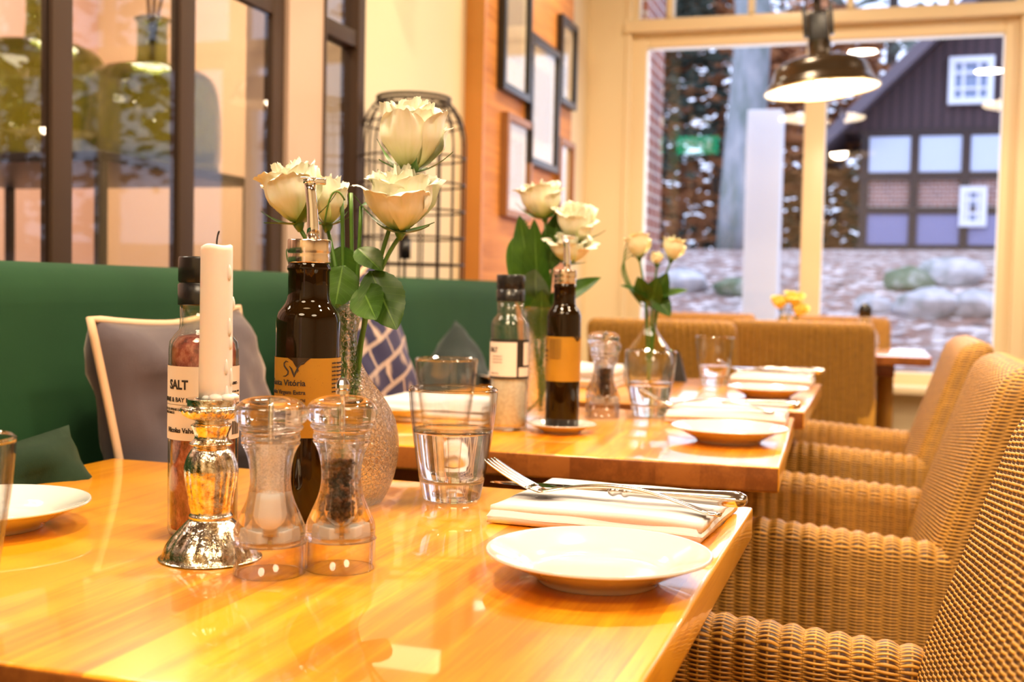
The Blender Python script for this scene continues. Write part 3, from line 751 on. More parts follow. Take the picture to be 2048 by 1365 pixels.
# napkin folded in layers; X = length, Y = depth
def napkin(loc, rz, lx, ly, label, layers=4, t=.0042, seed=0):
    T = thing('folded_napkin', label, 'napkin', loc, radians(rz), 'folded white napkins')
    b = bmesh.new(); rnd = random.Random(seed)
    # cross-section in (y,z): a cloth band folded back and forth, extruded along x
    path = []
    for k in range(layers):
        y0, y1 = -ly/2+.004*k*rnd.uniform(.2, 1), ly/2-.003*k
        zc = t*(k+.5)
        row = [(y0+(y1-y0)*j/14, zc) for j in range(15)]
        if k % 2: row.reverse()
        path += row
        if k < layers-1:
            e = row[-1]; sg = 1 if e[0] > 0 else -1
            for a in (.25, .5, .75): path.append((e[0]+sg*t*.75*sin(pi*a), zc+t*a))
    nrm = []
    for i in range(len(path)):
        a, c = path[max(0, i-1)], path[min(len(path)-1, i+1)]; d = math.hypot(c[0]-a[0], c[1]-a[1]) or 1; nrm.append((-(c[1]-a[1])/d, (c[0]-a[0])/d))
    h = t*.42
    sec = [(p[0]+n_[0]*h, p[1]+n_[1]*h) for p, n_ in zip(path, nrm)] + [(p[0]-n_[0]*h, p[1]-n_[1]*h) for p, n_ in list(zip(path, nrm))[::-1]]
    loops = []
    for k in range(25):
        s = -1+2*k/24; x = s*lx/2
        puff = .0025*(1-abs(s)**4)
        L = []
        for (y, z) in sec:
            fr_ = z/(t*layers)
            L.append((x*(1-.012*fr_)+.002*noise.noise(Vector((y*30, z*200, seed))), y + .002*noise.noise(Vector((x*14, z*90, seed+5))), z*(1+.18*noise.noise(Vector((x*10, y*16, seed))))+puff*fr_ + .0006))
        loops.append(L)
    loft(b, loops); bmesh.ops.recalc_face_normals(b, faces=b.faces)
    obj('cloth', b, CLOTH, T)
    # soft top layer with rounded rim
    b = bmesh.new()
    def g(u, v):
        x, y = 2*u-1, 2*v-1; e = max(abs(x), abs(y))
        z = t*layers + .0022*(1-e**6)+.0016*noise.noise(Vector((x*2.2+seed, y*1.6, 1)))
        if e > .96: z -= (e-.96)/.04*.010
        return Vector((x*lx/2*(1.01 if e > .96 else 1), y*ly/2*1.01, z+.001))
    grid(b, g, 40, 26); obj('top_fold', b, CLOTH, T)
    return T
napkin((-.2215, 1.046, .75), -4, .193, .165, 'folded white napkin on the nearest table under the silver knife and fork', 2, .0078, 3)
napkin((-.225, 1.925, .75), 2, .19, .14, 'folded white napkin on the second table behind the side plate', 4, .0045, 5)
napkin((-.222, 2.765, .75), 0, .185, .14, 'folded white napkin on the third table behind the side plate', 4, .005, 6)
napkin((-.66, 1.735, .75), 2, .19, .17, 'folded white napkin on the second table towards the sofa', 5, .006, 8)
napkin((-.62, 2.50, .75), 0, .18, .17, 'folded white napkin on the third table towards the sofa', 6, .007, 9)

def make_knife(loc, rot, label):
    T = thing('table_knife', label, 'knife', loc, 0, 'silver table knives'); T.rotation_euler = rot
    # local x from tip(-) to handle end(+), total .24
    b = bmesh.new(); N = 20; loops = []
    for i in range(N+1):
        s = i/N; x = -.128+.118*s; w = .0095*min(1, (s*4)**.5)*(1-.25*s*s) + .0006; yc = -.001
        th = .0004+.0007*s
        loops.append([(x, yc-w*.9, 0), (x, yc, th), (x, yc+w*.9, th*1.2), (x, yc+w*.95, 0), (x, yc+w*.9, -th), (x, yc, -th)])
    loft(b, loops); bmesh.ops.recalc_face_normals(b, faces=b.faces); flat_edges(obj('blade', b, CHROME, T), 50)
    b = bmesh.new(); P = [(0, -.012), (.0035, -.012), (.0062, -.009), (.0066, -.006), (.0046, -.003), (.0046, .0), (.0068, .003), (.0068, .006), (.0052, .009)]
    pr = P + [(.0056, .02), (.0066, .05), (.0078, .08), (.0086, .10), (.0080, .108), (.0052, .1135), (0, .115)]
    bb = lathe(sm(pr, 3), 24, lambda r, z, a: (r*(1+.05*cos(4*a)) if z > .012 else r, z))
    for v in bb.verts: v.co = Vector((v.co.z, v.co.y, v.co.x*.8))
    bmesh.ops.recalc_face_normals(bb, faces=bb.faces); b.free()
    obj('handle', bb, STEEL, T); return T
def make_fork(loc, rot, label):
    T = thing('table_fork', label, 'fork', loc, 0, 'silver table forks'); T.rotation_euler = rot
    # local x: tines at -x; profile z rises at tines
    def zf(x):
        # stem arched, neck low, tines sweeping up
        if x < -.055: s = (-.055-x)/.055; return .004+.0235*s**1.35
        s = (x+.055)/.165; return .004+.0125*sin(pi*min(1, s*1.08))**1.0 - .004*s
    def wf(x):
        if x < -.055: return .0118
        if x < -.035: return .0118-(x+.055)/.02*.0085
        return .0030+.0042*max(0, (x+.0)/.11)**1.5
    b = bmesh.new(); loops = []
    xs_ = [-.068+.178*i/44 for i in range(45)]
    for x in xs_:
        w = wf(x)*(1 if x < .104 else .75); z = zf(x); th = .0010+.0008*(1 if x > -.03 else .3)
        loops.append([(x, -w, z), (x, -w*.5, z+th), (x, 0, z+th*1.15), (x, w*.5, z+th), (x, w, z), (x, w*.5, z-th*.7), (x, 0, z-th), (x, -w*.5, z-th*.7)])
    loft(b, loops); bmesh.ops.recalc_face_normals(b, faces=b.faces); obj('handle', b, STEEL, T)
    for k in range(4):
        b = bmesh.new(); y = (k-1.5)*.0066; loops = []
        for i in range(13):
            x = -.066-.046*i/12; w = .0021*(1-.5*(i/12)**2); z = zf(x); yy = y*(1-.0*i)
            loops.append([(x, yy-w, z-.0008), (x, yy-w, z+.0008), (x, yy+w, z+.0008), (x, yy+w, z-.0008)])
        loft(b, loops); bmesh.ops.recalc_face_normals(b, faces=b.faces); obj('tine', b, STEEL, T)
    return T
NZ = .7695
KN = make_knife((-.2145, 1.0265, NZ+.0085), (0, radians(-.6), radians(-3.2)), 'silver table knife lying on the napkin of the nearest table')
FK = make_fork((-.2285, 1.0045, NZ+.0015), (0, radians(.5), radians(-7.5)), 'silver table fork with raised tines lying on the napkin of the nearest table')
clone(KN, (-.222, 1.915, .7815), radians(1), 'silver table knife on the napkin of the second table')
clone(FK, (-.255, 1.87, .7735), radians(-2), 'silver table fork on the napkin of the second table')
clone(KN, (-.22, 2.78, .784), radians(0), 'silver table knife on the napkin of the third table')
clone(FK, (-.235, 2.73, .7755), radians(-2), 'silver table fork on the napkin of the third table')

# candlestick of mercury glass
MERC = mat('mercury_glass', (.90, .86, .80), .15, 1.0)
nt = NT(MERC); n_ = nt.noise(nt.coord('Object'), 170, 4, .6); n2 = nt.noise(nt.coord('Object'), 38, 2)
nt.l(nt.ramp(n_, [(.40, (.95, .93, .88)), (.52, (.80, .70, .52)), (.66, (.36, .26, .14))]), nt.b.inputs['Base Color'])
nt.bump(nt.noise(nt.coord('Object'), 130, 4, .65), .0013, .8)
CS = thing('candlestick', 'mottled silver-gold mercury glass candlestick with a fluted stem and domed foot', 'candlestick', (-.4779, .7648, .75))
k_ = .000383
prof_cs = [(0, .001), (94, .8), (97, 5), (94, 10), (88, 22), (80, 34), (61, 58), (48, 74), (42, 80), (43, 86), (40, 92), (43, 110), (45, 128), (50, 160), (52, 182), (47, 205), (39, 218), (33, 224),
           (41, 228), (42, 232), (34, 238), (32, 246), (38, 262), (39, 268), (32, 272), (33, 276), (47, 282), (59, 292), (61, 298), (58, 303), (48, 304), (48, 318), (46, 320), (34, 320), (32, 317), (30, 300), (0, 300)]
def flute(r, z, a):
    zz = z/k_
    if 90 < zz < 215: f_ = 1+.055*abs(cos(7*a))*sin(pi*(zz-90)/125)-.02
    elif 10 < zz < 74: f_ = 1+.045*abs(cos(8*a))*sin(pi*(zz-10)/64)
    elif 280 < zz < 297: f_ = 1+.025*cos(22*a)
    elif 240 < zz < 268: f_ = 1+.02*cos(10*a)
    else: f_ = 1
    return r*f_, z
obj('stand', lathe([(r*k_, z*k_) for r, z in sm(prof_cs, 3)], 176, flute), MERC, CS)
CN = thing('pillar_candle', 'white candle with wax drips and a burnt wick in the mercury glass candlestick', 'candle', (-.4752, .7655, .75+.115))
def wax_fn(r, z, a):
    return r*(1+.02*noise.noise(Vector((cos(a), sin(a), z*25)))), z+(.0006*sin(3*a) if z > .11 else 0)
ct = .124
obj('wax', lathe([(0, .0), (.0123, .0), (.0125, .02), (.0122, .06), (.0119, ct-.004), (.0116, ct-.001), (.0100, ct), (.007, ct-.0012), (0, ct-.0015)], 48, wax_fn), WAX, CN)
b = bmesh.new(); rr = random.Random(4)
for (a, z, l) in ((-.15, .103, .012), (-.1, .062, .014), (.02, .050, .010), (-.35, .032, .012), (.1, .024, .014), (-.3, .012, .012), (.6, .08, .01)):
    p = Vector((.0122*cos(a), .0122*sin(a), z)); 
    tube(b, [p+Vector((0, 0, l*(.5-t))) for t in [0, .2, .4, .6, .8, 1]], [.0004, .0012, .0016, .0018, .0017, .0006], 8)
for (a, r, s) in ((-.3, .0125, .0045), (.4, .0128, .004), (-1.0, .0115, .0045), (-1.6, .011, .003), (2, .0115, .0035)):
    bmesh.ops.create_icosphere(b, subdivisions=2, radius=s, matrix=Matrix.Translation((r*cos(a), r*sin(a), .0085)) @ Matrix.Diagonal((1.3, 1.3, .8, 1)))
obj('wax_drip', b, WAX, CN)
b = bmesh.new(); tube(b, bez((0, 0, ct-.002), (-.0005, 0, ct+.006), (.002, 0, ct+.0105), 8), [.0007]*5+[.0006, .0007, .0008, .0005], 8)
obj('wick', b, mat('burnt_wick', (.02, .015, .012), .8), CN)

# acrylic mills
def dusty():
    if 'salt_dust' in MATS: return MATS['salt_dust']
    M = mat('salt_dust', (.92, .87, .84), .9); nt = NT(M)
    nt.l(nt.ramp(nt.noise(nt.coord('Object'), 900, 2), [(.35, (.30, .30, .30)), (.65, (.72, .72, .72))]), nt.b.inputs['Alpha']); return M
def mill(loc, label, fill, k=1.0, rz=0):
    T = thing('pepper_mill' if fill == 'pepper' else 'salt_mill', label, 'mill', loc, rz, 'clear acrylic mills')
    q = .000364*k
    # hollow skirt
    sk = [(70, 0), (71.5, 1), (71.5, 58), (70, 62), (62, 62), (66, 56), (66, 1)]
    obj('base_ring', lathe([(r*q, z*q) for r, z in sk], 72, closed=True), thin_glass('thin_acrylic', (1, .985, .975), 1.25) if 'thin_acrylic' not in MATS else MATS['thin_acrylic'], T)
    bd = [(0, 62), (69, 62), (70.5, 64), (71, 84), (68, 98), (58, 122), (48, 145), (42, 168), (40, 190), (42, 215), (47, 238), (54, 254), (58, 260), (58, 263), (55, 265), (58, 268), (58, 276), (55, 280), (55, 284), (0, 284)]
    cav = [(0, 80), (36, 80), (35, 120), (30, 150), (27, 190), (29, 240), (32, 268), (0, 268)]
    bm_ = lathe([(r*q, z*q) for r, z in sm(bd, 2)], 72); obj('body', bm_, ACRYL, T)
    cb_ = lathe([(r*q, z*q) for r, z in cav], 48)
    bmesh.ops.reverse_faces(cb_, faces=cb_.faces); obj('chamber', cb_, ACRYL, T)
    hd = [(0, 285), (50, 285), (62, 289), (64, 295), (61, 299), (69, 305), (72, 318), (70, 332), (60, 344), (44, 351), (22, 354), (0, 354)]
    obj('head', lathe([(r*q, z*q) for r, z in sm(hd, 3)], 72), ACRYL, T)
    if fill == 'pepper':
        b = bmesh.new(); r_ = random.Random(3)
        for i in range(520):
            a = r_.uniform(0, 2*pi); z = r_.uniform(94, 226); R_ = (25 if z > 150 else 29)*sqrt(r_.uniform(0, 1))
            bmesh.ops.create_icosphere(b, subdivisions=1, radius=q*r_.uniform(5, 6.5), matrix=Matrix.Translation((R_*q*cos(a), R_*q*sin(a), z*q)))
        PM = mat('peppercorns', (.09, .035, .012), .7); nt = NT(PM)
        nt.l(nt.ramp(nt.noise(nt.coord('Object'), 190, 2), [(.38, (.022, .008, .003)), (.6, (.10, .034, .010)), (.75, (.24, .09, .025))]), nt.b.inputs['Base Color'])
        o = obj('peppercorns', b, PM, T); o['kind'] = 'stuff'
        obj('shaft', lathe([(0, 262*q), (4*q, 262*q), (4*q, 375*q), (0, 375*q)], 12), STEEL, T)
    else:
        obj('salt', lathe([(0, 84*q), (35*q, 84*q), (34*q, 120*q), (29*q, 148*q), (27.5*q, 158*q), (12*q, 163*q), (0, 161*q)], 32), mat('fine_salt', (.97, .93, .92), .7), T)
        obj('salt_dust', lathe([(26*q, 164*q), (26*q, 190*q), (28*q, 240*q), (31*q, 262*q)], 32), dusty(), T)
        obj('shaft', lathe([(0, 262*q), (4*q, 262*q), (4*q, 345*q), (0, 345*q)], 12), STEEL, T)
    b = bmesh.new()
    for s in (0, 1, 2): box(b, (-.004+s*.0, -.02*k*.4, 66*q), (.004, .02*k*.4, 88*q), .001, mtx=Matrix.Rotation(s*2.1, 4, 'Z') @ Matrix.Translation((.010*k, 0, 0)))
    obj('grinder', b, mat('white_ceramic', (.85, .78, .72), .4), T)
    if fill == 'pepper':
        obj('knob', lathe([(r*q, z*q) for r, z in [(0, 354), (10, 354), (13, 357), (13, 364), (10, 366), (14, 369), (14, 377), (10, 385), (6, 391), (0, 392)]], 12), STEEL, T, False)
    return T
MS = mill((-.4137, .7408, .75), 'clear acrylic mill half full of white salt on the nearest table', 'salt')
MP = mill((-.3731, .7736, .75), 'clear acrylic mill with brown peppercorns and a steel knob on the nearest table', 'pepper')
clone(MP, (-.423, 1.871, .75), 0, 'clear pepper mill on the second table beside the water tumbler', scale=1.0)
clone(MS, (-.449, 1.965, .75), 0, 'clear mill on the second table behind the pepper mill', scale=1.08)

# salt bottles
PAPER = mat('label_paper', (.84, .76, .68), .6); INK = mat('label_ink', (.03, .022, .02), .6)
def facing(loc): return math.atan2(-loc[0], loc[1])*-1 + 0
def label_band(R, z0, z1, a0, a1, M, parent, name='label', n=40, lift=.0006):
    b = bmesh.new()
    def g(u, v):
        a = a0+(a1-a0)*u; return Vector(((R+lift)*sin(a), -(R+lift)*cos(a), z0+(z1-z0)*v))
    uvl = b.loops.layers.uv.new('UVMap'); grid(b, g, n, 4, uvl)
    return obj(name, b, M, parent)
def salt_bottle(loc, label, col, style):
    rz = math.atan2(-loc[0], loc[1])*1.0
    T = thing('salt_bottle', label, 'bottle', loc, math.atan2(-loc[0], loc[1]), 'glass salt bottles with black caps')
    R = .0284
    outp = [(0, .002), (.024, .001), (.0275, .002), (R, .006), (R, .05), (R, .11), (R, .155), (.0277, .1615), (.0235, .1675), (.0202, .171), (.0197, .176), (.0197, .192)]
    inp = [(.0178, .192), (.0178, .174), (.0215, .1665), (.0258, .1600), (.0264, .153), (.0264, .01), (.02, .006), (0, .006)]
    obj('glass_body', lathe(outp+inp, 64), GLASSB, T)
    obj('cap', lathe([(0, .1915), (.0213, .1915), (.0215, .1925), (.0215, .2085), (.0206, .209), (.0206, .2105), (.0213, .2115), (.0213, .2300), (.0205, .2315), (.017, .2315), (.0165, .229), (0, .229)], 64), BLACKP, T)
    SM = mat('salt_'+style, col, .75); nt = NT(SM)
    if style == 'red':
        a_ = nt.noise(nt.coord('Object', (1, 1, .7)), 120, 4, .7); b_ = nt.noise(nt.coord('Object', (1, 1, .35)), 26, 3)
        c1 = nt.ramp(a_, [(.34, (.12, .02, .025)), (.5, (.42, .10, .085)), (.68, (.68, .30, .24))])
        nt.l(nt.mix(nt.ramp(b_, [(.45, (0, 0, 0)), (.62, (.6, .6, .6))]), c1, (.48, .16, .06)), nt.b.inputs['Base Color'])
        lv = .166
    else:
        a_ = nt.noise(nt.coord('Object'), 200, 4, .7); nt.l(nt.ramp(a_, [(.35, (.66, .56, .48)), (.6, (.86, .79, .72))]), nt.b.inputs['Base Color']); lv = .120
    pr = [(0, .0065), (.0255, .0065), (.0259, .012), (.0259, min(lv, .155))] + ([(.0245, .1605), (.0205, .1655), (.010, .1675), (0, .167)] if lv > .16 else [(.02, lv+.002), (0, lv+.003)])
    obj('salt', lathe(pr, 48), SM, T)
    if style == 'red':
        label_band(R, .0817, .142, -1.75, 1.75, PAPER, T)
        tb = bmesh.new()
        def w(s, size, a0, z, bold=0, xs=1): join_bm(tb, text_mesh(s, size, bold, 'LEFT', xs, R+.0006, a0, z))
        w('SALT', .0105, -1.13, .1235, .00033, .86)
        w('WINE & BAY LEAVES', .0052, -1.50, .1130, .00008, .95)
        w('SALT TO SPRINKLE ON', .0028, -1.48, .1058, 0, .95)
        w('VEGETABLES', .0028, -1.42, .1030, 0, .95)
        w('Nicolas Vahé', .0056, -1.22, .0880, .00016, .95)
        w('- BERRY -', .0032, .78, .1270, .0001, .9)
        for i in range(7): w('salt, berries, bay' if i % 2 else 'red wine, herbs', .0026, .84, .1205-.0034*i, 0, .8)
        b2 = bmesh.new()
        def ln(a0, a1, z, h): 
            g = lambda u, v: Vector(((R+.0009)*sin(a0+(a1-a0)*u), -(R+.0009)*cos(a0+(a1-a0)*u), z+h*v)); grid(tb, g, 12, 1)
        ln(-1.5, .3, .1105, .00025)
        for i in range(9): ln(.9+.045*i, .9+.045*i+(.02 if i % 3 else .03), .0855, .011)
        b2.free(); obj('lettering', tb, INK, T, False)
    else:
        label_band(R, .078, .136, -1.75, 1.75, mat('black_label', (.02, .016, .014), .5), T, 'label')
        label_band(R, .0815, .132, -1.45, .38, PAPER, T, 'label_panel', lift=.0009)
        label_band(R, .0815, .095, .50, 1.3, PAPER, T, 'label_panel', lift=.0009)
        label_band(R, .098, .132, .78, 1.3, PAPER, T, 'label_panel', lift=.0009)
        tb = bmesh.new()
        join_bm(tb, text_mesh('SALT', .0095, .0004, 'LEFT', .8, R+.001, -1.22, .1175))
        for i in range(3): join_bm(tb, text_mesh('sea salt with herbs', .0026, 0, 'LEFT', .95, R+.001, -1.0, .1105-.0045*i))
        join_bm(tb, text_mesh('Nicolas Vahé', .003, 0, 'LEFT', .95, R+.001, -1.1, .085))
        obj('lettering', tb, INK, T, False)
    return T
salt_bottle((-.5303, .8362, .75), 'tall bottle of red salt with a cream label behind the candlestick', (.45, .1, .09), 'red')
salt_bottle((-.5158, 1.635, .75), 'tall bottle of pale salt with a black and white label on the second table', (.8, .72, .65), 'pale')

# oil bottles
MUST = mat('mustard_label', (.60, .31, .03), .5); nt = NT(MUST)
vz = nt.n('ShaderNodeTexVoronoi'); vz.inputs['Scale'].default_value = 420; nt.l(nt.coord('Object'), vz.inputs['Vector'])
sp_ = nt.ramp(vz.outputs['Distance'], [(.10, (1, 1, 1)), (.16, (0, 0, 0))])
n3 = nt.noise(nt.coord('Object'), 90, 3); gate = nt.ramp(n3, [(.52, (0, 0, 0)), (.60, (1, 1, 1))])
nt.l(nt.mix(nt.math('MULTIPLY', sp_, gate), nt.mix(nt.noise(nt.coord('Object'), 30, 4), (.46, .235, .012), (.34, .165, .008)), (.14, .06, .01)), nt.b.inputs['Base Color'])
def oil_bottle(loc, label, front=True, k=1.0, kr=1.0):
    T = thing('oil_bottle', label, 'bottle', loc, math.atan2(-loc[0], loc[1]), 'dark oil bottles with steel pourers')
    R = .0284
    outp = [(0, .002), (.025, .001), (R-.001, .0025), (R, .007), (R, .10), (R, .1775), (.0279, .1815), (.0264, .1858), (.0235, .1898), (.0206, .1935), (.0190, .1975), (.0184, .202), (.0182, .222), (.0192, .2235), (.0192, .226), (.0182, .2275), (.0182, .234)]
    inp = [(.0155, .234), (.0158, .200), (.018, .1925), (.0225, .1865), (.0255, .180), (.0258, .175), (.0258, .012), (.02, .007), (0, .007)]
    G = MATS['amber_glass']
    obj('glass_body', lathe([(r*kr, z) for r, z in outp+inp], 64), G, T)
    obj('oil', lathe([(r*kr, z) for r, z in [(0, .008), (.0254, .008), (.0255, .088), (.02, .089), (0, .089)]], 48), OILM, T)
    n_ = 64
    obj('collar', lathe([(r*kr, z) for r, z in [(0, .2295), (.0186, .2295), (.0190, .2305), (.0186, .233), (.0191, .2345), (.0186, .2365), (.0186, .2385), (.0189, .2395), (.0189, .249), (.0183, .2503), (.010, .2506), (0, .2506)]], 128,
        lambda r, z, a: (r*(1+(.012*cos(64*a) if .2395 <= z <= .2495 else 0)), z)), mat('rosy_steel', (.90, .74, .60), .16, 1), T)
    b = bmesh.new(); 
    tube(b, [(.003, 0, .250), (.0028, 0, .262), (.002, 0, .278), (.0005, 0, .292), (-.0005, 0, .3005)], [.0058, .0052, .0048, .0047, .005], 24); tube(b, [(-.0005, 0, .300), (-.0007, 0, .3035)], .0058, 24)
    obj('spout', b, CHROME, T)
    b = bmesh.new(); box(b, (-.009, -.0035, .3038), (.0135, .0035, .3052), .0006); box(b, (.004, -.004, .2990), (.0140, .004, .3046), .0015); 
    tube(b, [(.0100, -.0046, .3018), (.0100, .0046, .3018)], .0014, 12); flat_edges(obj('flap', b, STEEL, T))
    label_band(R*kr, .077, .1465, -2.4, 2.4, MUST, T, lift=.0007, n=64)
    tb = bmesh.new(); RR = R*kr+.0009
    def w(s, size, a0, z, bold=0, xs=1, al='RIGHT'): join_bm(tb, text_mesh(s, size, bold, al, xs, RR, a0, z))
    s0 = 0 if front else .95
    w('Santa Vitória', .0074, -.06-s0, .1225, .00012, 1.02)
    w('Azeite Virgem Extra', .0052, -.06-s0, .1150, .00008, 1.0)
    w('Extra Virgin Olive Oil', .0038, -.06-s0, .1085, .00006, 1.0)
    for i in range(9): w('azeite virgem extra de', .0026, .78 if front else -.9, .1415-.0036*i, .00003, .9, 'LEFT')
    # calligraphic S V mark, brushed strokes wrapped on the label
    def stroke(pts, wds):
        P = [Vector((x, y, 0)) for x, y in pts]; n = len(P); a0 = -.62-s0
        L, Rr = [], []
        for i, p in enumerate(P):
            t = (P[min(i+1, n-1)]-P[max(0, i-1)]).normalized(); nn = Vector((-t.y, t.x, 0))*wds[i]
            L.append(p+nn); Rr.append(p-nn)
        mp = lambda p: Vector(((RR+.0003)*sin(a0+p.x/RR), -(RR+.0003)*cos(a0+p.x/RR), .1295+p.y))
        A = [tb.verts.new(mp(p)) for p in L]; B_ = [tb.verts.new(mp(p)) for p in Rr]
        for i in range(n-1): tb.faces.new((A[i], A[i+1], B_[i+1], B_[i]))
    S_ = [(.0005, .0135), (-.002, .0142), (-.0042, .0122), (-.0040, .0100), (-.0018, .0078), (.0004, .0055), (.0002, .0030), (-.0022, .0012), (-.0055, .0008)]
    stroke(S_, [.0003, .0005, .0007, .0008, .0009, .0008, .0007, .0005, .0002])
    V_ = [(.0015, .0100), (.0035, .0078), (.0052, .0040), (.0062, .0006), (.0072, .0040), (.0095, .0088), (.0125, .0128), (.0155, .0140)]
    stroke(V_, [.0003, .0008, .0009, .0006, .0007, .0007, .0005, .0002])
    stroke([(.0072, .0105), (.0090, .0090), (.0098, .0065), (.0092, .0045)], [.0002, .0005, .0005, .0002])
    obj('lettering', tb, INK, T, False)
    # notch of dark glass showing through the torn edge of the label
    b = bmesh.new(); a0 = (-.33 if front else .85)
    outl = [(-.0095, .1470), (-.0040, .1440), (-.0018, .1405), (.0005, .1388), (.0035, .1405), (.0060, .1412), (.0085, .1440), (.0125, .1470)]
    vsx = [b.verts.new(((RR+.0002)*sin(a0+x/RR), -(RR+.0002)*cos(a0+x/RR), z)) for x, z in outl]
    for v1, v2 in zip(vsx, vsx[1:]):
        pass
    tops = [b.verts.new(((RR+.0002)*sin(a0+x/RR), -(RR+.0002)*cos(a0+x/RR), .1470)) for x, z in outl]
    for i in range(len(outl)-1):
        try: b.faces.new((vsx[i], vsx[i+1], tops[i+1], tops[i]))
        except Exception: pass
    obj('label_notch', b, mat('dark_ink', (.035, .016, .004), .15), T, False)
    T.scale = (k, k, k)
    return T
oil_bottle((-.4788, .922, .75), 'tall dark olive oil bottle with a mustard label and steel pourer on the nearest table')
oil_bottle((-.4348, 1.642, .7545), 'dark olive oil bottle standing on the white saucer on the second table', False, .94, .94)

# vases
def bottle_vase(loc, label, M, twist=True):
    T = thing('bottle_vase', label, 'vase', loc, 0, 'clear glass flower vases')
    o_ = [(0, .002), (.030, .001), (.038, .006), (.0475, .028), (.0515, .055), (.0475, .082), (.036, .104), (.023, .121), (.0135, .138), (.0105, .155), (.0115, .172), (.0135, .184), (.0150, .191), (.0145, .1925),
          (.0125, .190), (.0095, .172), (.0085, .155), (.0115, .138), (.021, .119), (.034, .102), (.0455, .080), (.0492, .055), (.0455, .030), (.034, .010), (0, .008)]
    fn = (lambda r, z, a: (r*(1+(.09*cos(3*a+z*90) if z > .12 else 0)*(min(1, (z-.12)/.03) if z > .12 else 0)), z)) if twist else None
    obj('glass_body', lathe(sm(o_, 3), 72, fn), M, T)
    return T
bottle_vase((-.4808, 1.0047, .75), 'round crackle glass bottle vase with white roses on the nearest table', CRACK)
bottle_vase((-.4225, 2.26, .75), 'clear glass bottle vase with cream rosebuds on the third table', thin_glass('vase_glass', (.98, 1, .98), 1.2), False)
CV = thing('cylinder_vase', 'narrow clear cylinder vase with white roses behind the oil bottle of the second table', 'vase', (-.5066, 1.776, .75), 0, 'clear glass flower vases')
obj('glass_body', lathe([(0, .002), (.029, .002), (.030, .01), (.030, .172), (.0315, .182), (.030, .183), (.028, .172), (.028, .02), (0, .016)], 64), CRACK, CV)
WV = bottle_vase((-.33, 4.55, .75), 'small glass vase with yellow roses on the window table', MATS['vase_glass'], False)

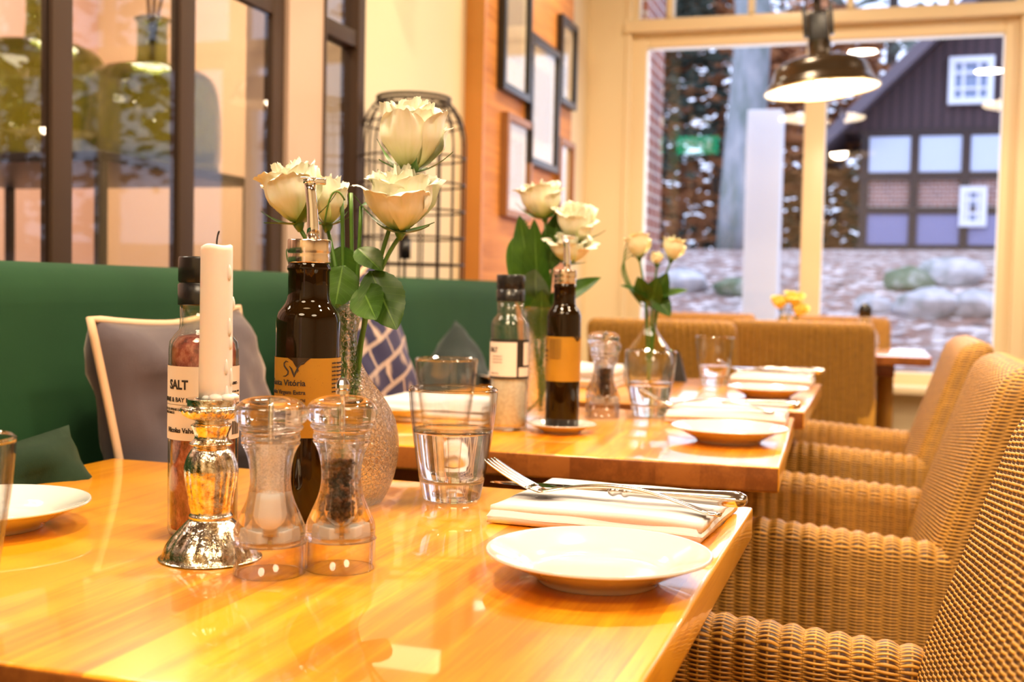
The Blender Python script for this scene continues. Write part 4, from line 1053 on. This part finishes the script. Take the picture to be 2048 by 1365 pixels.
# ------------------------------------------------------------------ roses
def leaf_bm(b, base_, tip, w, up=(0, 0, 1), cup=.15, droop=0.0, n=12, seed=0):
    base_, tip = Vector(base_), Vector(tip); d = tip-base_; L = d.length; d.normalize()
    s = d.cross(Vector(up)); s = s.normalized() if s.length > 1e-4 else d.orthogonal().normalized(); nn = s.cross(d)
    uvl = b.loops.layers.uv.verify()
    def g(u, v):
        y = 2*v-1; wid = w*(sin(pi*min(1, u**.82))**.8)*(1 if u < 1 else 0)+.0002
        p = base_ + d*(L*u) + s*(y*wid*(1+.07*((u*13) % 1.0)*abs(y))) + nn*(abs(y)*wid*cup + droop*L*-(u**2) + .012*L*noise.noise(Vector((u*5, y*2, seed))))
        return p
    grid(b, g, n*2, 8, uvl.name and uvl)
def rose(base_pt, ctrl, head, axis, R, H, label, group, petals=15, open_=.35, seed=0, leaves=(), single=False, sep=True, name='rose', stem_r=.0022, PM=PETAL, sep_len=1.0):
    """one cut rose: stem (curve base->head), blossom of rolled petals, sepals and leaves; coordinates are world, parented to an Empty at the stem's foot"""
    T = thing(name, label, 'flower', base_pt, 0, group); O = Vector(base_pt)
    h = Vector(head)-O; ax = Vector(axis).normalized(); rnd = random.Random(seed)
    b = bmesh.new(); tube(b, bez((0, 0, 0), Vector(ctrl)-O, h, 14), stem_r, 8)
    tube(b, [h-ax*.004, h+ax*.001, h+ax*.006], [stem_r, stem_r*2.2, stem_r*3.0], 10); obj('stem', b, STEM, T)
    u = ax.orthogonal().normalized(); w_ = ax.cross(u)
    M3 = Matrix((u, w_, ax)).transposed()
    bs = bmesh.new() if single else None
    for i in range(petals):
        t = i/(petals-1)                       # 0 inner .. 1 outer
        a0 = i*2.399+rnd.uniform(-.2, .2)
        Rp = R*(.20+.70*t**.75); Hp = H*(1.0-.06*t+rnd.uniform(-.06, .05))*(1 if t < .85 else rnd.uniform(.80, .95)); half = (1.35-.50*t)*rnd.uniform(.9, 1.1)
        fl = open_*max(0, t-.25)*1.3*rnd.uniform(.6, 1.3)+rnd.uniform(-.03, .04); curl = (.25+.55*rnd.random())*t*open_*2
        b = bs or bmesh.new(); uvl = b.loops.layers.uv.verify()
        sd = rnd.random()*20
        def g(uu, vv):
            y = 2*uu-1; v = vv
            wid = half*(sin(pi*(.10+.50*v))**.7)*(1 if v < .72 else 1-.50*((v-.72)/.28)**1.8)
            a = a0 + y*wid
            prof_r = Rp*(min(1, (v*1.9)**.60))*(1-.34*max(0, v-.5)*(1-t*.6)) + Rp*fl*max(0, v-.5)**1.5*1.9
            z = Hp*(v**1.05) - H*.07*(y**2)*max(0, v-.3)
            if v > .80: q = (v-.80)/.20; prof_r += R*curl*q**1.6*.45; z -= H*curl*q**2*.22
            ruff = max(0, v-.45)*1.6
            z += H*.06*noise.noise(Vector((y*3.2+sd, v*2, 0)))*ruff; prof_r *= 1+.13*noise.noise(Vector((y*3.0, v*2.6, sd)))*v
            prof_r += R*.045*sin(y*7+sd)*ruff*max(0, v-.7)*2.2
            prof_r += R*.03*(1-abs(y))*max(0, 1-abs(v-.7)*4)
            prof_r *= 1-.11*y*(1-.3*t)
            return h + ax*.004 + M3 @ Vector((prof_r*cos(a), prof_r*sin(a), z))
        grid(b, g, 16, 14, uvl)
        if not single: obj('petal', b, PM, T)
    if single: obj('blossom', bs, PM, T)
    if sep:
        b = bmesh.new()
        for k in range(5):
            a = 2*pi*k/5+seed; d_ = M3 @ Vector((cos(a), sin(a), 0))
            p0 = h+ax*.003+d_*R*.10
            ln = R*rnd.uniform(.75, 1.25)*sep_len; pts = [p0, p0+d_*ln*.55+ax*ln*.10, p0+d_*ln*(1.0)+ax*ln*rnd.uniform(.0, .75)]
            bz = bez(*pts, 8)
            uvl = b.loops.layers.uv.verify()
            def g(uu, vv):
                i_ = min(8, int(round(uu*8))); sd_ = d_.cross(ax).normalized(); return bz[i_]+sd_*((2*vv-1)*R*.15*(1-uu)**.8*(.6+1.0*sin(pi*min(1, uu+.15))))+ax*(abs(2*vv-1)*R*.03)
            grid(b, g, 8, 4, uvl)
        obj('sepals', b, SEPAL, T)
    for j, L_ in enumerate(leaves):
        b = bmesh.new(); b0, b1, w, up_, cup, dr = L_
        leaf_bm(b, Vector(b0)-O, Vector(b1)-O, w, up_, cup, dr, 14, j+seed)
        if (Vector(b0)-O-h).length > 0: pass
        obj('leaf', b, GREEN, T)
    return T
# local frame of the first bouquet: image-right r, depth f at the vase
rv = Vector((cos(YAW), sin(YAW), 0)); fv = Vector((-sin(YAW), cos(YAW), 0))
def bq(loc, scale_):
    """dx,dy in photo pixels from the vase foot -> world point at the vase's depth (dd metres farther)"""
    L0 = Vector(loc)
    def P(x, y, dd=0.0): return L0 + rv*(x*scale_) + UP*(y*scale_) + fv*dd
    return P
P = bq((-.4808, 1.0047, .75), .000478)
foot = P(0, 40, 0)
G1 = 'white roses in the crackle vase'
# x = px-689, y = 1008-py
rose(P(4, 60), P(20, 420), P(120, 660), (.06, -.05, 1), .0345, .068, 'largest white rose standing highest over the crackle vase', G1, 22, .22, 2,
     leaves=[(P(60, 560, .01), P(-12, 560, -.02), .0, (0, 0, 1), .1, 0)][:0])
rose(P(-4, 60), P(20, 430), P(106, 540, -.012), (.12, -.20, 1), .0345, .062, 'open white rose just under the highest one, its outer petal folded down', G1, 18, .42, 5)
rose(P(-2, 60), P(-10, 420), P(-96, 553, -.004), (-.20, -.10, 1), .030, .060, 'white rose left of the steel pourer with long green sepals', G1, 17, .34, 11, sep_len=1.5)
rose(P(2, 60), P(0, 420), P(-52, 555, .03), (-.02, .0, 1), .0235, .048, 'greenish white rose hidden behind the steel pourer', G1, 12, .22, 8, sep_len=1.2)
LF = [  # base, tip, half width, up, cup, droop
 (P(20, 600, .01), P(80, 612, -.01), .0095, (0, -.5, 1), .3, .10, 'long narrow leaf reaching towards the lower white rose'),
 (P(48, 470, -.01), P(108, 352, -.03), .021, (.3, -1, .3), .15, -.1, 'large leaf hanging over the neck of the crackle vase'),
 (P(30, 440, -.01), P(70, 375, -.045), .017, (.0, -1, .4), .15, .0, 'leaf beside the large hanging one over the crackle vase'),
 (P(-10, 480, .0), P(-22, 392, -.01), .019, (.2, -1, 0), .15, .0, 'dark leaf standing behind the oil bottle neck'),
 (P(20, 515, .0), P(72, 470, -.02), .013, (0, -.6, 1), .2, .0, 'curled mid-green leaf under the lower white rose'),
 (P(-5, 430, .01), P(-40, 372, .0), .016, (-.3, -1, .4), .2, .0, 'leaf low against the shoulder of the oil bottle'),
 (P(-20, 520, .02), P(-10, 420, .015), .018, (.1, -1, 0), .15, .0, 'upright leaf between the white roses and the pourer')]
foliage = thing('rose_foliage', 'dark green rose leaves on cut stems in the crackle vase', 'leaves', tuple(P(8, 60)))
O_ = P(8, 60)
b = bmesh.new()
for (x0, y0, x1, y1, dd) in ((0, 60, -10, 480, .01), (6, 60, 22, 600, .012), (10, 60, 48, 470, -.01), (-4, 100, -20, 618, .02), (14, 100, -2, 628, .02)):
    tube(b, bez(P(x0, y0)-O_, P((x0+x1)/2, (y0+y1)/2+60, dd)-O_, P(x1, y1, dd)-O_, 10), .0021, 8)
tube(b, bez(P(-48, 560)-O_, P(-32, 660, -.01)-O_, P(-8, 610, .0)-O_, 12), .0009, 6)
tube(b, bez(P(-118, 480)-O_, P(-150, 560, .02)-O_, P(-60, 440, .02)-O_, 12), .0007, 6)
obj('stem', b, STEM, foliage)
for L_ in LF:
    b = bmesh.new(); leaf_bm(b, L_[0]-O_, L_[1]-O_, L_[2], L_[3], L_[4], L_[5], 16, L_[2]*900); obj('leaf', b, GREEN, foliage)

# second bouquet (px-1092, 842-py)
P = bq((-.5066, 1.776, .75), .000804); G2 = 'white roses in the cylinder vase'
rose(P(0, 20), P(0, 250), P(2, 398), (-.15, -.2, 1), .037, .062, 'white rose topmost in the cylinder vase on the second table', G2, 12, .5, 21, single=True)
rose(P(4, 20), P(30, 250), P(58, 355, -.01), (.2, -.4, 1), .036, .060, 'pale green-white rose beside the topmost one in the cylinder vase', G2, 12, .4, 22, single=True)
rose(P(-2, 20), P(30, 200), P(46, 310, -.02), (.2, -.3, 1), .034, .050, 'white rose lowest in the cylinder vase, behind the steel pourer', G2, 11, .5, 23, single=True)
f2 = thing('rose_foliage', 'long dark leaves and looped grass in the cylinder vase of the second table', 'leaves', tuple(P(0, 20))); O_ = P(0, 20)
b = bmesh.new()
for k, (x, y, dd) in enumerate(((-40, 300, 0), (0, 300, 0), (20, 320, .01), (-20, 260, .01))): tube(b, bez((0, 0, 0), P(x*.2, y*.5)-O_, P(x, y, dd)-O_, 8), .0025, 6)
for k in range(5):
    tube(b, bez(P(-22, 180)-O_, P(-95-8*k, 330+12*k, .01)-O_, P(-38+5*k, 400-6*k, 0)-O_, 14), .0014, 6)
tube(b, bez(P(-32, 12, -.01)-O_, P(-10, 30, -.01)-O_, P(22, 70, -.01)-O_, 6), .002, 6)
obj('stem', b, STEM, f2)
for (a_, c_, w, up_) in ((P(-10, 200), P(-50, 408, -.01), .026, (0.3, -1, 0)), (P(-6, 200), P(-22, 400, -.02), .022, (0, -1, 0)), (P(-12, 240), P(-18, 300, -.05), .026, (0, -1, .2)), (P(20, 230), P(112, 290, -.02), .024, (0, -.7, 1)),
                         (P(10, 300), P(30, 420, .0), .022, (.3, -1, 0)), (P(0, 230), P(60, 235, -.02), .02, (0, -1, .4)), (P(0, 160), P(-4, 260, -.03), .022, (0, -1, 0))):
    b = bmesh.new(); leaf_bm(b, a_-O_, c_-O_, w, up_, .2, .03, 12, w*99); obj('leaf', b, GREEN, f2)

# third bouquet (px-1296, 796-py)
P = bq((-.4225, 2.26, .75), .000995); G3 = 'cream rosebuds in the bottle vase'
CRP = mat('cream_petal', (.92, .87, .58), .5)
rose(P(0, 20), P(-5, 200), P(-24, 275), (-.05, 0, 1), .026, .050, 'cream rosebud leaning towards the cylinder vase, on the third table', G3, 10, .3, 31, single=True, PM=CRP)
rose(P(0, 20), P(10, 200), P(38, 272), (.25, 0, 1), .024, .048, 'cream rosebud leaning towards the window, on the third table', G3, 10, .3, 32, single=True, PM=CRP)
rose(P(0, 20), P(2, 200), P(10, 262, -.01), (0, 0, 1), .016, .026, 'small green-cream rosebud between the two larger ones on the third table', G3, 8, .2, 33, single=True, PM=CRP)
f3 = thing('rose_foliage', 'dark leaves around the neck of the bottle vase on the third table', 'leaves', tuple(P(0, 20))); O_ = P(0, 20)
b = bmesh.new()
for k in range(4): tube(b, bez(P(-14, 180)-O_, P(-75-7*k, 270, .01)-O_, P(-44+6*k, 318-10*k)-O_, 12), .0012, 6)
for x in (-5, 3, 8): tube(b, bez((0, 0, 0), P(x, 120)-O_, P(x*2, 230)-O_, 8), .003, 6)
obj('stem', b, STEM, f3)
for (a_, c_, w, up_) in ((P(-4, 200), P(-62, 225, -.02), .018, (0, -.5, 1)), (P(4, 200), P(70, 218, -.02), .018, (0, -.5, 1)), (P(6, 210), P(36, 165, -.03), .018, (0, -1, .5)), (P(-5, 190), P(-30, 240, -.03), .018, (0, -1, .3)),
                         (P(5, 190), P(30, 250, -.02), .018, (.3, -1, 0)), (P(0, 180), P(8, 240, -.03), .02, (0, -1, 0))):
    b = bmesh.new(); leaf_bm(b, a_-O_, c_-O_, w, up_, .2, .03, 10, w*77); obj('leaf', b, GREEN, f3)
# window table: yellow roses, black capped bottle
P = bq((-.33, 4.55, .75), .00195)
YEP = mat('yellow_petal', (.92, .78, .20), .5)
for (x, y, r, lb) in ((-8, 92, .040, 'yellow rose on the window table, towards the white post'), (16, 100, .042, 'yellow rose highest in the small vase on the window table'), (26, 78, .038, 'yellow rose lowest in the small vase, towards the thin pillar')):
    rose(P(0, 8), P(x*.3, y*.6), P(x, y-14), (x*.01, -.2, 1), r, .055, lb, 'yellow roses on the window table', 9, .4, int(x+50), single=True, PM=YEP, sep=False)
T = thing('oil_flask', 'squat pale bottle with a black cap on the window table', 'bottle', (-.03, 4.50, .75))
obj('glass_body', lathe([(0, .002), (.045, .002), (.05, .02), (.05, .06), (.03, .10), (.018, .13), (.018, .14), (.014, .14), (.014, .12), (.044, .05), (.044, .02), (0, .01)], 32), GLASSB, T)
obj('cap', lathe([(0, .135), (.024, .135), (.024, .17), (.010, .185), (0, .185)], 24), BLACKP, T)
obj('contents', lathe([(0, .012), (.042, .012), (.042, .06), (.026, .095), (0, .096)], 24), mat('pale_contents', (.85, .70, .40), .4), T)
# menu card tent on the third table
b = bmesh.new(); v = [b.verts.new(p) for p in ((-.03, 0, 0), (.03, 0, 0), (.012, .012, .072), (-.012, .012, .072), (-.03, .03, 0), (.03, .03, 0))]
for q in ((0, 1, 2, 3), (1, 5, 2), (0, 3, 4), (4, 3, 2, 5), (0, 4, 5, 1)): b.faces.new([v[i] for i in q])
bmesh.ops.recalc_face_normals(b, faces=b.faces)
o = tag(obj('table_card', b, mat('black_card', (.012, .010, .010), .5), None, False), 'small black tent card on the third table beside the bottle vase', 'card'); o.location = (-.447, 2.70, .75)

# ------------------------------------------------------------------ outside
rnd = random.Random(12)
LEAVES = mat('leaf_litter', (.4, .3, .25), .9); nt = NT(LEAVES)
a_ = nt.noise(nt.coord('Object'), 9, 5, .8)
vq = nt.n('ShaderNodeTexVoronoi'); vq.inputs['Scale'].default_value = 11; nt.l(nt.coord('Object'), vq.inputs['Vector'])
vq.inputs['Scale'].default_value = 13
cc = nt.ramp(vq.outputs['Color'], [(.1, (.07, .045, .045)), (.35, (.30, .14, .10)), (.6, (.34, .30, .30)), (.85, (.88, .80, .80))])
nt.l(nt.mix(nt.math('MULTIPLY', a_, .5), cc, nt.ramp(a_, [(.4, (.16, .10, .08)), (.6, (.50, .38, .34))])), nt.b.inputs['Base Color'])
nt.bump(vq.outputs['Distance'], .05, 1)
b = bmesh.new()
def gz(x, y):
    t = max(0, min(1, (y-6.0)/9)); return .05+1.47*(1-(1-t)**1.8) + .05*noise.noise(Vector((x*.5, y*.5, 0)))
grid(b, lambda u, v: Vector((-22+50*u, 6.0+44*v, gz(-22+50*u, 6.0+44*v))), 80, 80)
struct(obj('ground', b, LEAVES))
ROCK = mat('granite_rock', (.42, .42, .46), .85); nt = NT(ROCK)
nt.l(nt.ramp(nt.noise(nt.coord('Object'), 4, 5, .7), [(.35, (.18, .22, .20)), (.5, (.42, .42, .46)), (.7, (.66, .64, .68))]), nt.b.inputs['Base Color'])
MOSS = mat('mossy_rock', (.14, .22, .10), .9); nt = NT(MOSS)
nt.l(nt.ramp(nt.noise(nt.coord('Object'), 3, 5, .7), [(.35, (.06, .10, .05)), (.55, (.15, .19, .12)), (.7, (.45, .45, .44))]), nt.b.inputs['Base Color'])
def rock(x, y, s, M, label, sq=(1, .8, .6)):
    b = bmesh.new(); bmesh.ops.create_icosphere(b, subdivisions=3, radius=1)
    for v in b.verts:
        v.co *= 1+.28*noise.noise(v.co*1.3+Vector((x*3, y, 0))); v.co = Vector((v.co.x*s*sq[0], v.co.y*s*sq[1], v.co.z*s*sq[2]))
    o = tag(obj('boulder', b, M), label, 'rock', 'boulders on the bank outside'); o.location = (x, y, gz(x, y)+s*sq[2]*.45)
    o.data.set_sharp_from_angle(angle=radians(25))
rock(.37, 9.2, .24, ROCK, 'large pale grey boulder on the bank, under the house')
rock(.73, 9.2, .20, ROCK, 'white-grey square boulder beside the window edge')
rock(.27, 10.1, .20, MOSS, 'mossy boulder behind the large pale one')
rock(.60, 10.3, .25, ROCK, 'greenish grey boulder highest up the bank', (1.1, .8, .6))
rock(-1.08, 9.8, .20, MOSS, 'dark mossy boulder beside the white post', (1.2, .7, .5))
rock(-1.58, 9.9, .22, ROCK, 'blue-grey boulder beside the brick pier')
rock(.0, 9.3, .15, ROCK, 'small grey stone beside the thin pillar')
rock(1.15, 9.6, .25, ROCK, 'grey boulder past the window edge')
# brick pier
BR = mat('brick', (.35, .12, .08), .85); nt = NT(BR); bt_ = nt.n('ShaderNodeTexBrick'); bt_.inputs['Scale'].default_value = 4.5
for q, c in (('Color1', (.40, .16, .12)), ('Color2', (.26, .10, .09)), ('Mortar', (.62, .58, .58))): bt_.inputs[q].default_value = (*c, 1)
bt_.inputs['Mortar Size'].default_value = .03; bt_.inputs['Row Height'].default_value = .28
cc_ = nt.n('ShaderNodeTexCoord'); mp_ = nt.n('ShaderNodeMapping'); nt.l(cc_.outputs['Object'], mp_.inputs[0]); mp_.inputs['Rotation'].default_value = (radians(90), 0, 0)
sp2 = nt.n('ShaderNodeSeparateXYZ'); nt.l(cc_.outputs['Object'], sp2.inputs[0]); cb2 = nt.n('ShaderNodeCombineXYZ')
nt.l(nt.math('ADD', sp2.outputs[0], sp2.outputs[1]), cb2.inputs[0]); nt.l(sp2.outputs[2], cb2.inputs[1]); nt.l(cb2.outputs[0], bt_.inputs['Vector'])
nt.l(bt_.outputs['Color'], nt.b.inputs['Base Color'])
shell('wall_outside_pier', (-1.75, 6.02, -.3), (-1.18, 6.55, 3.3), BR)
# white post
shell('wall_outside_post', (-.82, 7.6, -.2), (-.60, 7.82, 2.15), mat('white_render', (.92, .93, .98), .6), .01)
# trees
BARK = mat('beech_bark', (.38, .39, .40), .85); nt = NT(BARK)
nt.l(nt.ramp(nt.noise(nt.coord('Object', (1, 1, .3)), 5, 5, .7), [(.35, (.13, .17, .15)), (.55, (.28, .30, .33)), (.75, (.46, .44, .46))]), nt.b.inputs['Base Color'])
nt.bump(nt.noise(nt.coord('Object', (1, 1, .3)), 12, 4), .03)
DBARK = mat('dark_bark', (.07, .055, .05), .9)
AUT = mat('autumn_leaves', (.40, .16, .06), .8); DKG = mat('dark_evergreen', (.035, .055, .04), .8); PALE = mat('bluegreen_leaves', (.16, .20, .18), .8)
def tree(x, y, H, tr, M, bark, label, crown=(1.6, 2.2), cz=3.5, n=700, ls=.08, seed=0, branches=7):
    T = thing('tree', label, 'tree', (x, y, gz(x, y)-.1), 0, 'trees beyond the window'); r = random.Random(seed)
    b = bmesh.new(); pts = [Vector((.12*noise.noise(Vector((x, z, 1))), .1*noise.noise(Vector((y, z, 2))), z)) for z in [H*k/12 for k in range(13)]]
    tube(b, pts, [tr*(1.25 if k == 0 else 1)*(1-.55*k/12) for k in range(13)], 16)
    for k in range(branches):
        z0 = H*r.uniform(.35, .9); a = r.uniform(0, 2*pi); l = crown[0]*r.uniform(.6, 1.1)
        tube(b, bez((0, 0, z0), (l*.5*cos(a), l*.5*sin(a), z0+.2*l), (l*cos(a), l*sin(a), z0+.8*l), 7), [tr*.25*(1-.1*i) for i in range(8)], 6)
    obj('trunk', b, bark, T)
    if n:
        b = bmesh.new()
        for i in range(n):
            a = r.uniform(0, 2*pi); ph = r.uniform(-1, 1); q = r.uniform(.35, 1)**.5
            c = Vector((crown[0]*q*cos(a)*sqrt(1-ph*ph), crown[0]*q*sin(a)*sqrt(1-ph*ph), cz+crown[1]*q*ph))
            c += Vector((noise.noise(c*.9), noise.noise(c*.9+Vector((5, 5, 5))), 0))*.6
            e = Matrix.Rotation(r.uniform(0, 6.3), 3, 'Z') @ Matrix.Rotation(r.uniform(-1.4, 1.4), 3, 'X'); s = ls*r.uniform(.6, 1.5)
            vs_ = [b.verts.new(c+e @ Vector(p)*s) for p in ((-1, 0, 0), (0, -.55, .1), (1, 0, 0), (0, .55, .1))]; b.faces.new(vs_)
        o = obj('foliage', b, M, T, False); o['kind'] = 'stuff'
    return T
tree(-1.55, 14.0, 8.5, .26, PALE, BARK, 'thick pale grey beech trunk beyond the window', (2.2, 1.2), 6.2, 260, .10, 1)
tree(-3.6, 17.0, 7, .12, DKG, DBARK, 'dark evergreen tree behind the brick pier', (1.5, 2.2), 3.0, 2200, .12, 2)
tree(-2.5, 19.0, 6, .10, AUT, DBARK, 'rust brown autumn tree between the evergreen and the beech', (1.8, 2.4), 2.4, 2800, .12, 3)
tree(-1.0, 20.5, 7, .11, AUT, DBARK, 'rust brown autumn tree behind the white post', (1.4, 2.3), 2.4, 2200, .12, 4)
tree(-4.8, 23.0, 9, .14, PALE, DBARK, 'tall thin blue-green tree far behind the others', (3.0, 2.6), 6.0, 800, .16, 5)
tree(.2, 24.0, 9, .14, PALE, DBARK, 'tall thin tree rising behind the house gable', (3.2, 2.8), 6.0, 900, .16, 6)
tree(1.9, 11.5, 4.2, .05, AUT, DBARK, 'small autumn tree with orange leaves in front of the house', (.9, .5), 2.7, 260, .06, 7)
tree(-5.8, 16.0, 7, .12, AUT, DBARK, 'autumn tree beyond the wall', (1.8, 2.6), 3.2, 900, .12, 8)
tree(7.5, 12.0, 7, .12, DKG, DBARK, 'unseen dark evergreen tree added past the end of the house', (2.0, 3.0), 2.6, 1500, .13, 19)  # this and the next two: unseen, added to dim sky mirrored in the screen
tree(11.0, 14.0, 7, .12, AUT, DBARK, 'unseen rust brown autumn tree added past the end of the house', (2.2, 3.0), 2.8, 1500, .13, 20)
tree(14.5, 15.5, 7, .12, DKG, DBARK, 'unseen dark evergreen tree added farthest past the end of the house', (2.2, 3.2), 2.8, 1500, .13, 21)
tree(3.8, 21.5, 7, .12, DKG, DBARK, 'dark tree beside the far end of the house', (1.8, 2.6), 3.2, 900, .12, 9)
hg = thing('hedge', 'dark evergreen hedge behind the autumn trees', 'hedge', (-3, 25, .9))
b = bmesh.new(); r = random.Random(5)
for i in range(7000):
    c = Vector((r.uniform(-9, 5), r.uniform(-.6, .6), abs(r.gauss(0, 1))*1.7)); e = Matrix.Rotation(r.uniform(0, 6.3), 3, 'Z') @ Matrix.Rotation(r.uniform(-1.4, 1.4), 3, 'X'); s = .16*r.uniform(.6, 1.6)
    vs_ = [b.verts.new(c+e @ Vector(p)*s) for p in ((-1, 0, 0), (0, -.55, .1), (1, 0, 0), (0, .55, .1))]; b.faces.new(vs_)
o = obj('foliage', b, DKG, hg, False); o['kind'] = 'stuff'
# timber framed house, gable towards us
HS = thing('brick_house', 'brown half timbered brick house with a steep tiled roof and white windows', 'house', (0, 18, 0))
TIMB = mat('dark_timber', (.045, .03, .03), .8); HB = BR
boxo('wall', (-.25, 0, 0), (6.6, 3.0, 3.4), BR, HS, 0)
gb = bmesh.new(); A = [(-.50, -.02, 3.4), (6.9, -.02, 3.4), (3.2, -.02, 7.0)]
f1 = [gb.verts.new(p) for p in A]; f2_ = [gb.verts.new((p[0], 3.0, p[2])) for p in A]
gb.faces.new(f1); gb.faces.new(f2_[::-1]); gb.faces.new((f1[0], f1[2], f2_[2], f2_[0])); gb.faces.new((f1[2], f1[1], f2_[1], f2_[2])); gb.faces.new((f1[0], f2_[0], f2_[1], f1[1]))
GBM = mat('gable_boards', (.060, .036, .045), .8); nt = NT(GBM); wv = nt.n('ShaderNodeTexWave'); wv.inputs['Scale'].default_value = 2.2; nt.l(nt.coord('Object'), wv.inputs['Vector']); nt.l(nt.mix(wv.outputs['Fac'], (.045, .028, .036), (.085, .05, .058)), nt.b.inputs['Base Color'])
obj('gable', gb, GBM, HS, False)
b = bmesh.new()
for (p, q) in (((-.80, 3.10), (3.2, 7.12)), ((3.2, 7.12), (7.15, 3.2))):
    d = Vector((q[0]-p[0], 0, q[1]-p[1])); L_ = d.length; d.normalize(); nn = Vector((-d.z, 0, d.x))
    P4 = [Vector((p[0], -.5, p[1])), Vector((q[0], -.5, q[1]))]
    vs_ = [b.verts.new(x) for x in (P4[0], P4[1], P4[1]+nn*.16, P4[0]+nn*.16)]; vt = [b.verts.new(v.co+Vector((0, 3.9, 0))) for v in vs_]
    b.faces.new(vs_); b.faces.new(vt[::-1])
    for i in range(4): b.faces.new((vs_[i], vs_[(i+1) % 4], vt[(i+1) % 4], vt[i]))
obj('roof', b, mat('roof_tiles', (.16, .13, .16), .7), HS, False)
for x in (-.2, .5, 1.2, 2.0, 2.9, 3.9, 5.0, 6.5): boxo('timber', (x-.06, -.09, .2), (x+.06, .0, 3.4), TIMB, HS, 0)
for z in (1.68, 2.24, 2.74, 3.38): boxo('timber', (-.3, -.08, z-.05), (6.6, -.001, z+.05), TIMB, HS, 0)
WHITE = mat('white_window_paint', (.86, .88, .98), .5); HGL = mat('dark_window_glass', (.25, .32, .48), .08)
def hwin(x0, x1, z0, z1, nx=2, nz=3):
    b = bmesh.new(); w = .09; y0, y1 = -.13, -.005
    for (a, c) in (((x0, z0), (x1, z0+w)), ((x0, z1-w), (x1, z1)), ((x0, z0+w), (x0+w, z1-w)), ((x1-w, z0+w), (x1, z1-w))): box(b, (a[0], y0, a[1]), (c[0], y1, c[1]))
    for k in range(1, nx+1): xx = x0+(x1-x0)*k/(nx+1); box(b, (xx-.02, y0+.02, z0+w), (xx+.02, y1, z1-w))
    for k in range(1, nz): zz = z0+(z1-z0)*k/nz; box(b, (x0+w, y0+.03, zz-.02), (x1-w, y1, zz+.02))
    f = obj('window', b, WHITE, HS, False); boxo('pane', (x0+w*.6, -.06, z0+w*.6), (x1-w*.6, -.03, z1-w*.6), HGL, f, 0)
hwin(.92, 1.53, 3.76, 4.44); hwin(1.13, 1.5, 2.0, 2.58, 2, 3)
boxo('conservatory_glass', (-.14, -.06, 2.80), (2.0, -.02, 3.32), mat('pale_glazing', (.62, .70, .92), .2), HS, 0)
boxo('plinth', (-.2, -.05, 1.74), (6.6, -.001, 2.18), mat('bluish_panel', (.26, .26, .46), .5), HS, 0)
